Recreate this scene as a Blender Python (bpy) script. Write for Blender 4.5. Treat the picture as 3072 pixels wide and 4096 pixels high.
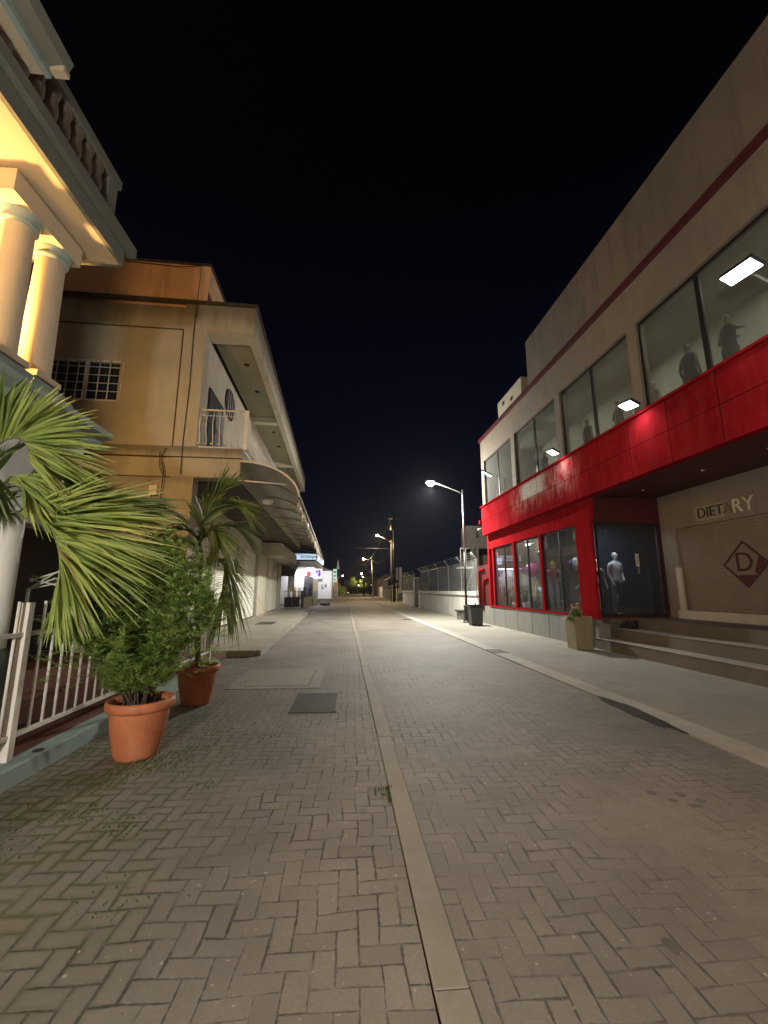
import bpy, bmesh, math, random
from mathutils import Vector, Matrix
R_ = math.radians
random.seed(7)
for o in list(bpy.data.objects): bpy.data.objects.remove(o)
scene = bpy.context.scene
COL = scene.collection
# ---------------------------------------------------------------- camera
PITCH, YAW, FPX = math.atan(313/1680), math.atan(129/math.hypot(1680, 313)), 1680.0
cam_d = bpy.data.cameras.new("camera")
cam = bpy.data.objects.new("camera", cam_d); COL.objects.link(cam)
cam.location = (0, 0, 1.6)
cam.rotation_euler = (R_(90)+PITCH, 0, -YAW)
cam_d.sensor_fit = 'VERTICAL'; cam_d.sensor_height = 36; cam_d.lens = 36*FPX/4096
cam_d.clip_end = 2000; cam_d.clip_start = 0.05
scene.camera = cam
scene.render.resolution_x = 768; scene.render.resolution_y = 1024
scene.view_settings.view_transform = 'Standard'; scene.view_settings.look = 'None'
scene.view_settings.exposure = 1.0; scene.view_settings.gamma = 1.0
# ---------------------------------------------------------------- night sky
world = bpy.data.worlds.new("World"); scene.world = world; world.use_nodes = True
wn, wl = world.node_tree.nodes, world.node_tree.links
bg = wn['Background']
tc = wn.new('ShaderNodeTexCoord'); sx = wn.new('ShaderNodeSeparateXYZ'); cr = wn.new('ShaderNodeValToRGB')
wl.new(tc.outputs['Generated'], sx.inputs[0]); wl.new(sx.outputs['Z'], cr.inputs[0]); wl.new(cr.outputs[0], bg.inputs[0])
cr.color_ramp.elements[0].position = 0.0; cr.color_ramp.elements[0].color = (0.0010, 0.0016, 0.0050, 1)
cr.color_ramp.elements[1].position = 0.75; cr.color_ramp.elements[1].color = (0.0002, 0.0002, 0.0006, 1)
e = cr.color_ramp.elements.new(0.3); e.color = (0.0005, 0.0008, 0.0030, 1)
bg.inputs[1].default_value = 1.0
# light levels, one place to tune (watts)
L_STREET, L_NEAR, L_FLOOD, L_PORCH, L_FAR, L_SHOP, L_ROOM_FILL = 2550, 125, 17, 300, 1600, 85, 19
L_FILL_LANTERN = 780  # added lantern out of view

# ---------------------------------------------------------------- frames and naming helpers
FR = {'W': (0.0, 0.0, 0.0), 'R': (0.024, 6.55, 21.5), 'L': (0.037, -4.1, 10.8)}
def fw(f, p):
    a, ax, ay = FR[f]; c, s = math.cos(a), math.sin(a); x, y = p[0]-ax, p[1]-ay
    return Vector((ax+c*x-s*y, ay+s*x+c*y, p[2]))
BASE = {}
def tag(o, label, cat, group=None, kind=None):
    if label: o['label'] = label
    if cat: o['category'] = cat
    if group: o['group'] = group
    if kind: o['kind'] = kind
    return o
def thing(name, label, cat, loc, f='W', group=None):
    o = bpy.data.objects.new(name, None); COL.objects.link(o); o.empty_display_size = 0.1
    o.location = fw(f, loc); o.rotation_euler = (0, 0, FR[f][0]); BASE[o.name] = Vector(loc)
    return tag(o, label, cat, group)

class MB:
    def __init__(s): s.v = []; s.f = []; s.sm = []
    def add(s, vs, fs, smooth=False):
        n = len(s.v); s.v += [tuple(v) for v in vs]; s.f += [tuple(i+n for i in f) for f in fs]; s.sm += [smooth]*len(fs); return s
    def box(s, x0, x1, y0, y1, z0, z1):
        if x0 > x1: x0, x1 = x1, x0
        if y0 > y1: y0, y1 = y1, y0
        if z0 > z1: z0, z1 = z1, z0
        v = [(x0,y0,z0),(x1,y0,z0),(x1,y1,z0),(x0,y1,z0),(x0,y0,z1),(x1,y0,z1),(x1,y1,z1),(x0,y1,z1)]
        return s.add(v, [(0,3,2,1),(4,5,6,7),(0,1,5,4),(1,2,6,5),(2,3,7,6),(3,0,4,7)])
    def obox(s, c, size, M):
        v = [Vector(c)+M@Vector((a*size[0]/2, b*size[1]/2, d*size[2]/2)) for a, b, d in [(-1,-1,-1),(1,-1,-1),(1,1,-1),(-1,1,-1),(-1,-1,1),(1,-1,1),(1,1,1),(-1,1,1)]]
        return s.add(v, [(0,3,2,1),(4,5,6,7),(0,1,5,4),(1,2,6,5),(2,3,7,6),(3,0,4,7)])
    def quad(s, *p): return s.add(p, [tuple(range(len(p)))])
    def tube(s, pts, r, n=8, cap=True):
        pts = [Vector(p) for p in pts]; rs = r if isinstance(r, (list, tuple)) else [r]*len(pts)
        vs, fs = [], []; up = None
        for i, p in enumerate(pts):
            d = (pts[min(i+1, len(pts)-1)]-pts[max(i-1, 0)]).normalized()
            if up is None: up = Vector((0,0,1)) if abs(d.z) < 0.9 else Vector((1,0,0))
            a = d.cross(up).normalized(); b = a.cross(d).normalized(); up = b
            for k in range(n):
                t = 2*math.pi*k/n; vs.append(p+(a*math.cos(t)+b*math.sin(t))*rs[i])
        for i in range(len(pts)-1):
            for k in range(n): fs.append((i*n+k, i*n+(k+1)%n, (i+1)*n+(k+1)%n, (i+1)*n+k))
        s.add(vs, fs, True)
        if cap:
            m = len(s.v)-len(vs); s.f += [tuple(m+k for k in range(n))[::-1], tuple(m+(len(pts)-1)*n+k for k in range(n))]; s.sm += [False, False]
        return s
    def lathe(s, prof, c, n=24, rib=0.0, nrib=0, smooth=True):
        vs, fs = [], []
        for i, (r, z) in enumerate(prof):
            for k in range(n):
                t = 2*math.pi*k/n; rr = r*(1+(rib*math.cos(nrib*t) if r > 0.02 else 0)); vs.append((c[0]+rr*math.cos(t), c[1]+rr*math.sin(t), c[2]+z))
        for i in range(len(prof)-1):
            for k in range(n): fs.append((i*n+k, i*n+(k+1)%n, (i+1)*n+(k+1)%n, (i+1)*n+k))
        return s.add(vs, fs, smooth)
    def ball(s, c, r, n=16, m=10, sz=1.0):
        return s.lathe([(max(1e-3, r*math.sin(math.pi*i/m)), -r*sz*math.cos(math.pi*i/m)) for i in range(m+1)], c, n)
    def prism(s, poly, ax, a, b):
        # poly in the two other axes, extruded along axis ax from a to b
        def P(u, v, w): return {'x': (w, u, v), 'y': (u, w, v), 'z': (u, v, w)}[ax]
        n = len(poly); vs = [P(u, v, a) for u, v in poly]+[P(u, v, b) for u, v in poly]
        fs = [tuple(range(n))[::-1], tuple(range(n, 2*n))]+[(i, (i+1)%n, n+(i+1)%n, n+i) for i in range(n)]
        return s.add(vs, fs)
    def build(s, name, mat, parent=None, f='W', base=None, bevel=0):
        me = bpy.data.meshes.new(name)
        if parent is not None: base = BASE[parent.name]
        elif base is None:
            xs = [v[0] for v in s.v]; ys = [v[1] for v in s.v]; zs = [v[2] for v in s.v]
            base = Vector(((min(xs)+max(xs))/2, (min(ys)+max(ys))/2, min(zs)))
        base = Vector(base)
        me.from_pydata([Vector(v)-base for v in s.v], [], s.f)
        for p, q in zip(me.polygons, s.sm): p.use_smooth = q
        bm = bmesh.new(); bm.from_mesh(me); bmesh.ops.recalc_face_normals(bm, faces=bm.faces) if name not in NORECALC else None
        bm.to_mesh(me); bm.free()
        me.materials.append(mat)
        o = bpy.data.objects.new(name, me); COL.objects.link(o)
        if parent is not None: o.parent = parent; BASE[o.name] = base
        else: o.location = fw(f, base); o.rotation_euler = (0, 0, FR[f][0]); BASE[o.name] = base
        if bevel:
            m = o.modifiers.new('bevel', 'BEVEL'); m.width = bevel; m.segments = 2; m.limit_method = 'ANGLE'
        return o
NORECALC = {'crown', 'foliage', 'frond', 'grass', 'leaves'}
def struct(name, mb, mat, f='W'): o = mb.build(name, mat, None, f); o['kind'] = 'structure'; return o
def lamp(name, kind, loc, power, color, parent, f='W', **kw):
    d = bpy.data.lights.new(name, kind); d.energy = power; d.color = color
    for k_, v_ in kw.items():
        if k_ != 'rot': setattr(d, k_, v_)
    o = bpy.data.objects.new(name, d); COL.objects.link(o)
    if parent is not None: o.parent = parent; o.location = Vector(loc)-BASE[parent.name]
    else: o.location = fw(f, loc)
    if 'rot' in kw: o.rotation_euler = kw['rot']
    return o

# ---------------------------------------------------------------- materials
class NT:
    def __init__(s, name):
        s.m = bpy.data.materials.new(name); s.m.use_nodes = True; s.t = s.m.node_tree; s.n = s.t.nodes; s.l = s.t.links
        s.b = s.n['Principled BSDF']; s.out = s.n['Material Output']; s._tc = None
    def new(s, t, **k):
        n = s.n.new(t)
        for a, b in k.items(): setattr(n, a, b)
        return n
    def co(s):
        if s._tc is None: s._tc = s.new('ShaderNodeTexCoord')
        return s._tc.outputs['Object']
    def geo(s): return s.new('ShaderNodeNewGeometry').outputs['Position']
    def set(s, sock, v):
        if isinstance(v, (int, float)): sock.default_value = v
        elif isinstance(v, tuple): sock.default_value = v if len(v) == 4 or sock.type == 'VECTOR' else v+(1,)
        else: s.l.new(v, sock)
    def M(s, op, *a, clamp=False):
        n = s.new('ShaderNodeMath', operation=op, use_clamp=clamp)
        for i, v in enumerate(a): s.set(n.inputs[i], v)
        return n.outputs[0]
    def noise(s, scale, detail=4, rough=.6, co=None, dist=0.0, stretch=None):
        n = s.new('ShaderNodeTexNoise'); n.inputs['Scale'].default_value = scale; n.inputs['Detail'].default_value = detail
        n.inputs['Roughness'].default_value = rough; n.inputs['Distortion'].default_value = dist
        c = co if co is not None else s.co()
        if stretch:
            mp = s.new('ShaderNodeMapping'); mp.inputs['Scale'].default_value = stretch; s.l.new(c, mp.inputs[0]); c = mp.outputs[0]
        s.l.new(c, n.inputs['Vector']); return n.outputs[0]
    def ramp(s, v, p0, p1, c0=(0,0,0,1), c1=(1,1,1,1)):
        n = s.new('ShaderNodeValToRGB'); n.color_ramp.elements[0].position = p0; n.color_ramp.elements[1].position = p1
        n.color_ramp.elements[0].color = c0; n.color_ramp.elements[1].color = c1; s.l.new(v, n.inputs[0]); return n.outputs[0]
    def mix(s, f, a, b, bt='MIX'):
        n = s.new('ShaderNodeMix', data_type='RGBA', blend_type=bt); s.set(n.inputs[0], f); s.set(n.inputs[6], a); s.set(n.inputs[7], b); return n.outputs[2]
    def bump(s, h, st=.3, d=.01):
        n = s.new('ShaderNodeBump'); n.inputs['Strength'].default_value = st; n.inputs['Distance'].default_value = d; s.l.new(h, n.inputs['Height'])
        s.l.new(n.outputs[0], s.b.inputs['Normal']); return n
    def color(s, c): s.set(s.b.inputs['Base Color'], c)
    def rough(s, r): s.set(s.b.inputs['Roughness'], r)
def plain(name, c, rough=.6, metal=0, var=.25, scale=3, bump=.15, bscale=60, dirt=None):
    t = NT(name); n1 = t.noise(scale, 6, .65); n2 = t.noise(scale*9, 3)
    lo = tuple(x*(1-var) for x in c); hi = tuple(min(1, x*(1+var*.6)) for x in c)
    col = t.mix(t.ramp(n1, .3, .7), lo+(1,), hi+(1,)); col = t.mix(t.M('MULTIPLY', n2, .25), col, tuple(x*.6 for x in c)+(1,))
    if dirt:   # vertical streaks of grime
        d = t.noise(2.2, 5, .7, stretch=(1, 1, .12)); col = t.mix(t.M('MULTIPLY', t.ramp(d, .5, .75), dirt), col, (.06, .05, .04, 1))
    t.color(col); t.rough(rough); t.b.inputs['Metallic'].default_value = metal
    if bump: t.bump(t.noise(bscale, 4), bump, .01)
    return t.m
def emis(name, c, s):
    t = NT(name); t.color(tuple(c)); t.set(t.b.inputs['Emission Color'], tuple(c)); t.b.inputs['Emission Strength'].default_value = s; return t.m
def glass(name, tint=(.75, .8, .82), refl=1.0, film=.04):
    t = NT(name); t.n.remove(t.b)
    tr = t.new('ShaderNodeBsdfTransparent'); tr.inputs[0].default_value = tint+(1,)
    gl = t.new('ShaderNodeBsdfGlossy'); gl.inputs['Roughness'].default_value = .02; gl.inputs[0].default_value = (1,1,1,1)
    fr = t.new('ShaderNodeFresnel'); bf = t.new('ShaderNodeNewGeometry').outputs['Backfacing']; t.l.new(t.M('SUBTRACT', 1.5, t.M('MULTIPLY', bf, 1.5-1/1.5)), fr.inputs[0])
    mx = t.new('ShaderNodeMixShader'); t.l.new(t.M('MULTIPLY', fr.outputs[0], refl), mx.inputs[0]); t.l.new(tr.outputs[0], mx.inputs[1]); t.l.new(gl.outputs[0], mx.inputs[2])
    df = t.new('ShaderNodeBsdfDiffuse'); df.inputs[0].default_value = (.5, .5, .47, 1); m2 = t.new('ShaderNodeMixShader'); m2.inputs[0].default_value = film; t.l.new(mx.outputs[0], m2.inputs[1]); t.l.new(df.outputs[0], m2.inputs[2])
    t.l.new(m2.outputs[0], t.out.inputs[0]); return t.m
def leafmat(name, c1, c2, rough=.45):
    t = NT(name); n = t.noise(6, 3); rnd = t.new('ShaderNodeNewGeometry').outputs['Random Per Island']
    f = t.M('ADD', t.M('MULTIPLY', rnd, .7), t.M('MULTIPLY', n, .3)); col = t.mix(f, c1+(1,), c2+(1,)); col = t.mix(t.M('GREATER_THAN', rnd, .955), col, (.34, .24, .10, 1)); t.color(col); t.rough(rough)
    tl = t.new('ShaderNodeBsdfTranslucent'); t.l.new(col, tl.inputs[0]); mx = t.new('ShaderNodeMixShader'); mx.inputs[0].default_value = .25
    t.l.new(t.b.outputs[0], mx.inputs[1]); t.l.new(tl.outputs[0], mx.inputs[2]); t.l.new(mx.outputs[0], t.out.inputs[0]); return t.m

def paver_mat(name, moss, joint_amt, worn):
    """herringbone of 0.2 x 0.1 m concrete pavers, in world metres"""
    t = NT(name); pos = t.geo()
    w = t.new('ShaderNodeVectorMath', operation='ADD'); t.l.new(pos, w.inputs[0])
    nz = t.new('ShaderNodeTexNoise'); nz.inputs['Scale'].default_value = 1.3; t.l.new(pos, nz.inputs['Vector'])
    sc = t.new('ShaderNodeVectorMath', operation='SCALE'); t.l.new(nz.outputs['Color'], sc.inputs[0]); sc.inputs['Scale'].default_value = .10; t.l.new(sc.outputs[0], w.inputs[1])
    s = t.new('ShaderNodeSeparateXYZ'); t.l.new(w.outputs[0], s.inputs[0])
    B = .105; x = t.M('DIVIDE', s.outputs[0], B); y = t.M('DIVIDE', s.outputs[1], B)
    i, j = t.M('FLOOR', x), t.M('FLOOR', y); fx, fy = t.M('FRACT', x), t.M('FRACT', y)
    k = t.M('FLOORED_MODULO', t.M('SUBTRACT', i, j), 4.0)
    def eq(v): return t.M('COMPARE', k, float(v), .1)
    e0, e1, e2, e3 = eq(0), eq(1), eq(2), eq(3)
    dl = t.M('ADD', fx, e1); dr = t.M('ADD', t.M('SUBTRACT', 1.0, fx), e0)
    db = t.M('ADD', fy, e2); dt = t.M('ADD', t.M('SUBTRACT', 1.0, fy), e3)
    d = t.M('MINIMUM', t.M('MINIMUM', dl, dr), t.M('MINIMUM', db, dt))
    edge = t.noise(30, 4, .75, co=pos); d = t.M('ADD', d, t.M('MULTIPLY', t.M('SUBTRACT', edge, .5), .20))
    jw = t.noise(1.1, 4, .7, co=pos)             # where the joints stand open
    width = t.M('MULTIPLY', t.ramp(jw, .38, .68), .15); width = t.M('ADD', width, .02)
    joint = t.M('SUBTRACT', 1.0, t.new('ShaderNodeMapRange').outputs[0]) if False else None
    mr = t.new('ShaderNodeMapRange', interpolation_type='SMOOTHSTEP'); t.l.new(d, mr.inputs[0]); mr.inputs[1].default_value = 0.0
    t.l.new(width, mr.inputs[2]); mr.inputs[3].default_value = 1; mr.inputs[4].default_value = 0
    jm = mr.outputs[0]
    vis = t.ramp(t.noise(.55, 5, .75, co=pos), worn, worn+.22)       # dust fills the joints in patches
    vis2 = t.ramp(t.noise(5.5, 2, .5, co=pos), .32, .55)
    jm = t.M('MULTIPLY', t.M('MULTIPLY', jm, t.M('ADD', t.M('MULTIPLY', vis, .75), .25)), t.M('ADD', t.M('MULTIPLY', vis2, .88), .12)); jm = t.M('MULTIPLY', jm, joint_amt)
    # brick id -> colour
    ii = t.M('SUBTRACT', i, e1); jj = t.M('SUBTRACT', j, e2)
    cb = t.new('ShaderNodeCombineXYZ'); t.l.new(ii, cb.inputs[0]); t.l.new(jj, cb.inputs[1])
    wn_ = t.new('ShaderNodeTexWhiteNoise'); t.l.new(cb.outputs[0], wn_.inputs[0])
    big = t.ramp(t.noise(.7, 6, .65, co=pos), .3, .7); fine = t.noise(55, 4, .7, co=pos)
    c = t.mix(big, (.14, .128, .112, 1), (.275, .252, .222, 1)); c = t.mix(t.M('MULTIPLY', t.M('POWER', wn_.outputs[0], 2.0), .34), c, (.11, .098, .085, 1))
    c = t.mix(t.M('MULTIPLY', t.ramp(fine, .35, .7), .38), c, (.12, .10, .085, 1))
    sp = t.ramp(t.noise(24, 2, .5, co=pos), .70, .74); c = t.mix(t.M('MULTIPLY', sp, .55), c, (.5, .46, .40, 1))    # lime specks
    st = t.ramp(t.noise(2.3, 3, .6, co=pos, dist=.4), .67, .74); c = t.mix(t.M('MULTIPLY', st, .55), c, (.07, .06, .05, 1))   # gum and oil spots
    c = t.mix(jm, c, (.030, .026, .020, 1))
    if moss:
        sp2 = t.new('ShaderNodeSeparateXYZ'); t.l.new(pos, sp2.inputs[0])
        mx = t.new('ShaderNodeMapRange'); t.l.new(sp2.outputs[0], mx.inputs[0]); mx.inputs[1].default_value = -.75; mx.inputs[2].default_value = -1.9; mx.inputs[3].default_value = 0; mx.inputs[4].default_value = 1
        my = t.new('ShaderNodeMapRange'); t.l.new(sp2.outputs[1], my.inputs[0]); my.inputs[1].default_value = 8; my.inputs[2].default_value = 5; my.inputs[3].default_value = 0; my.inputs[4].default_value = 1
        reg = t.M('MULTIPLY', mx.outputs[0], my.outputs[0]); mn = t.ramp(t.noise(2.6, 4, .7, co=pos), .36, .56)
        reg = t.M('MULTIPLY', reg, mn)
        mr2 = t.new('ShaderNodeMapRange', interpolation_type='SMOOTHSTEP'); t.l.new(d, mr2.inputs[0]); mr2.inputs[1].default_value = .02; mr2.inputs[2].default_value = .34; mr2.inputs[3].default_value = 1; mr2.inputs[4].default_value = 0
        c = t.mix(t.M('MULTIPLY', t.M('MULTIPLY', reg, mr2.outputs[0]), 1.0), c, (.028, .048, .013, 1))
        c = t.mix(t.M('MULTIPLY', reg, .4), c, (.19, .165, .08, 1))
    t.color(c); t.rough(t.M('ADD', t.M('MULTIPLY', fine, .2), .62))
    h = t.M('ADD', t.M('MULTIPLY', jm, -1.0), t.M('MULTIPLY', fine, .22)); h = t.M('ADD', h, t.M('MULTIPLY', wn_.outputs[0], .16)); t.bump(h, .75, .008)
    return t.m
def concrete(name, c=(.36, .33, .29), panels=None, rough=.75):
    t = NT(name); pos = t.geo(); a = t.ramp(t.noise(.8, 6, .7, co=pos), .3, .7); b = t.noise(45, 4, .7, co=pos); m = t.noise(4.5, 5, .7, co=pos, dist=.5)
    col = t.mix(a, tuple(x*.72 for x in c)+(1,), tuple(x*1.12 for x in c)+(1,)); col = t.mix(t.M('MULTIPLY', t.ramp(m, .52, .75), .35), col, tuple(x*.5 for x in c)+(1,))
    col = t.mix(t.M('MULTIPLY', b, .3), col, tuple(x*.6 for x in c)+(1,))
    if panels:
        sp = t.new('ShaderNodeSeparateXYZ'); t.l.new(pos, sp.inputs[0]); yy = t.M('ADD', sp.outputs[1], t.M('MULTIPLY', m, .05)); jn = t.M('LESS_THAN', t.M('FRACT', t.M('DIVIDE', yy, panels)), .006)
        col = t.mix(t.M('MULTIPLY', jn, .7), col, tuple(x*.25 for x in c)+(1,)); sp_ = t.ramp(t.noise(1.7, 4, .7, co=pos, dist=.8), .60, .72); col = t.mix(t.M('MULTIPLY', sp_, .4), col, tuple(x*.45 for x in c)+(1,))
    t.color(col); t.rough(rough); t.bump(b, .4, .006); return t.m
def stained(name, c, dark=(.05, .04, .03), amt=.6):
    """plaster with run-down grime from the top edges"""
    t = NT(name); a = t.ramp(t.noise(1.2, 6, .7), .3, .7); st = t.noise(3.0, 5, .7, stretch=(1, 1, .1)); b = t.noise(50, 3)
    blot = t.ramp(t.noise(2.6, 6, .75), .55, .8)
    col = t.mix(a, tuple(x*.85 for x in c)+(1,), tuple(x*1.08 for x in c)+(1,)); col = t.mix(t.M('MULTIPLY', t.ramp(st, .52, .78), amt), col, dark+(1,)); col = t.mix(t.M('MULTIPLY', blot, amt*.5), col, tuple(x*.45 for x in c)+(1,))
    t.color(col); t.rough(.8); t.bump(b, .2, .005); return t.m

def beige_wall():
    t = NT('beige_plaster'); s = t.new('ShaderNodeSeparateXYZ'); t.l.new(t.co(), s.inputs[0]); a = t.ramp(t.noise(.9, 6, .7), .3, .7); st = t.noise(2.6, 5, .7, stretch=(1, 1, .07)); blot = t.ramp(t.noise(2.2, 7, .78), .5, .8); fine = t.noise(26, 5, .75)
    c = t.mix(a, (.38, .35, .275, 1), (.50, .46, .365, 1)); c = t.mix(t.M('MULTIPLY', t.ramp(st, .5, .8), .26), c, (.16, .135, .10, 1)); c = t.mix(t.M('MULTIPLY', blot, .3), c, (.20, .165, .12, 1)); c = t.mix(t.M('MULTIPLY', t.ramp(fine, .45, .75), .25), c, (.22, .19, .14, 1))
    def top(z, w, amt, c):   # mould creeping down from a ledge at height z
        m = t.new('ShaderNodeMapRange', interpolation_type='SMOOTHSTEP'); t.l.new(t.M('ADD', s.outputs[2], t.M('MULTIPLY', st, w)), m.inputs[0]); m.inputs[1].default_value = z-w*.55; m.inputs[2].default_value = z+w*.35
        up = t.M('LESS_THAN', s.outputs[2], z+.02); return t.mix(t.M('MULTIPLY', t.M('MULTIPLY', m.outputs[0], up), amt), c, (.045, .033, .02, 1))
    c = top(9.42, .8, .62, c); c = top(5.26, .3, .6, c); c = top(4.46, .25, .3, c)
    t.color(c); t.rough(.85); t.bump(fine, .35, .006); return t.m
M = {}
M['pave_l'] = paver_mat('old_mossy_pavers', True, .95, .30)
M['pave_r'] = paver_mat('worn_pavers', False, .82, .36)
M['conc'] = concrete('kerb_concrete', (.29, .265, .23))
M['walk'] = concrete('sidewalk_concrete', (.30, .28, .24), 2.4)
M['walk2'] = concrete('platform_concrete', (.31, .285, .235), 3.1)
M['strip'] = concrete('gutter_concrete', (.43, .40, .35))
M['earth'] = concrete('far_ground', (.12, .11, .09))
M['wet'] = plain('wet_stain', (.05, .042, .035), .35, bump=.05)
M['faint'] = plain('faint_stain', (.10, .088, .075), .6, bump=.1)
M['iron'] = plain('cast_iron', (.075, .075, .08), .6, .3, bump=.4, bscale=120)
M['black'] = plain('black_metal', (.022, .02, .02), .45, .3)
M['galv'] = plain('galvanised_steel', (.42, .42, .40), .45, .6)
M['rust_white'] = stained('white_paint_with_rust', (.80, .76, .70), (.45, .24, .11), .6)
M['white'] = plain('white_paint', (.72, .70, .66), .5, var=.08, bump=.05)
M['whitedirty'] = stained('dirty_white_wall', (.84, .83, .78), (.16, .14, .11), .4)
M['teal'] = stained('pale_teal_paint', (.30, .38, .37), (.10, .10, .09), .4)
M['tealdark'] = stained('dark_teal_paint', (.13, .18, .175), (.03, .03, .03), .4)
M['cream'] = plain('cream_plaster', (.56, .47, .34), .75, var=.07, bump=.1)
M['fascia_grey'] = plain('grey_green_plaster', (.17, .175, .15), .8, var=.1, bump=.1)
M['brownrail'] = plain('brown_balustrade', (.15, .115, .09), .8, var=.15)
M['beige'] = beige_wall()
M['beige2'] = stained('balcony_plaster', (.52, .48, .38), (.10, .08, .05), .25)
M['orange'] = stained('orange_plaster', (.78, .46, .26), (.10, .06, .03), .5)
M['soffit'] = plain('olive_soffit', (.33, .31, .22), .85, var=.12)
M['mould'] = plain('mould_and_gap_dark', (.06, .045, .03), .95, var=.4, scale=8)
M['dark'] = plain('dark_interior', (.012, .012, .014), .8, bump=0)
M['redtile'] = stained('red_brown_floor', (.15, .055, .035), (.03, .02, .02), .5)
M['red'] = None
M['redp'] = plain('red_column_paint', (.33, .012, .017), .6, var=.3, bump=.08); M['redp'].node_tree.nodes['Principled BSDF'].inputs['Specular IOR Level'].default_value = 0.0
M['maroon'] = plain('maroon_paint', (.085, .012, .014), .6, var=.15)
M['tan'] = stained('tan_wall', (.235, .195, .155), (.09, .07, .05), .4)
M['tan2'] = stained('tan_parapet', (.20, .165, .13), (.06, .048, .036), .7)
M['shut_tan'] = plain('tan_shutter', (.31, .25, .19), .6, var=.1)
M['shut_white'] = plain('white_shutter', (.80, .79, .70), .5, var=.07)
M['granite'] = stained('grey_stone_panels', (.25, .25, .225), (.10, .10, .085), .45)
M['step'] = concrete('shaded_step_concrete', (.14, .112, .08))  # riser shade, facing away from the lamp, is put into this darker colour
M['steptop'] = concrete('step_tread', (.33, .30, .245))
M['frame'] = plain('dark_bronze_frame', (.035, .033, .035), .4, .4, bump=0)
M['glass'] = glass('shop_glass', (.8, .83, .85), 1.0)
M['glass3'] = glass('hazy_upper_glass', (.78, .8, .78), 1.0, .13)
M['glass2'] = glass('dark_shop_glass', (.55, .6, .66), 1.0)
M['terra'] = None
M['soil'] = plain('soil', (.05, .033, .022), .95, var=.4, scale=30)
M['leaf'] = leafmat('palm_leaf', (.08, .16, .025), (.56, .62, .18))
M['leaf2'] = leafmat('palm_leaf_dull', (.07, .12, .03), (.24, .30, .09))
M['leafm'] = leafmat('palm_leaf_mid', (.09, .16, .035), (.46, .50, .16))
M['leafy'] = leafmat('yellowing_leaf', (.25, .28, .06), (.36, .36, .10))
M['thuja'] = leafmat('conifer_spray', (.13, .24, .05), (.50, .66, .18), .6)
M['stem'] = plain('palm_stem', (.16, .17, .09), .7, var=.3, scale=12)
M['bark'] = plain('bark', (.09, .065, .045), .9, var=.35, scale=14)
M['wood'] = plain('weathered_timber', (.20, .16, .11), .85, var=.3, scale=10)
M['mannequin'] = plain('mannequin_shell', (.55, .46, .38), .45, var=.03, bump=0)
M['mann_white'] = plain('white_mannequin_shell', (.62, .60, .56), .45, var=.03, bump=0)
M['cloth_pink'] = plain('pink_cloth', (.38, .09, .10), .8)
M['cloth_white'] = plain('white_cloth', (.62, .60, .55), .8)
M['cloth_black'] = plain('black_cloth', (.018, .018, .03), .8)
M['cloth_grey'] = plain('grey_cloth', (.22, .22, .23), .8)
M['cloth_brown'] = plain('brown_cloth', (.22, .15, .09), .8)
M['curtain'] = plain('backdrop_curtain', (.24, .20, .155), .9, var=.12, scale=1.5)
M['navy'] = plain('dark_blue_wall', (.010, .018, .045), .7, bump=0)
M['inner'] = plain('upper_room_wall', (.36, .34, .28), .9, var=.1)
M['planter'] = stained('tan_planter_box', (.31, .26, .16), (.06, .05, .03), .45)
M['bin'] = plain('dark_bin', (.06, .058, .052), .6, var=.35)
M['bulb_w'] = emis('white_lamp_glow', (1, .93, .80), 90)
M['bulb_y'] = emis('sodium_lamp_glow', (1, .74, .40), 60)
M['bulb_far'] = emis('far_lamp_glow', (1, .72, .42), 40)
M['flood'] = emis('led_panel', (.88, 1, .97), 14)
M['sign_lit'] = emis('lit_sign_face', (.60, .78, 1), .42)
M['sign_white'] = emis('lit_white_face', (.9, .85, 1), .6)
M['ink'] = plain('dark_ink', (.03, .035, .05), .6, bump=0)
M['purple'] = emis('purple_glyph', (.25, .07, .75), .45)
M['redglyph'] = emis('red_glyph', (.85, .03, .04), .5)
M['shop_lit'] = plain('bright_shop_wall', (.80, .80, .80), .6, var=.04, bump=0)
M['mesh'] = None
M['lavender'] = plain('lavender_paper', (.55, .58, .85), .6, bump=0)

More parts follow.
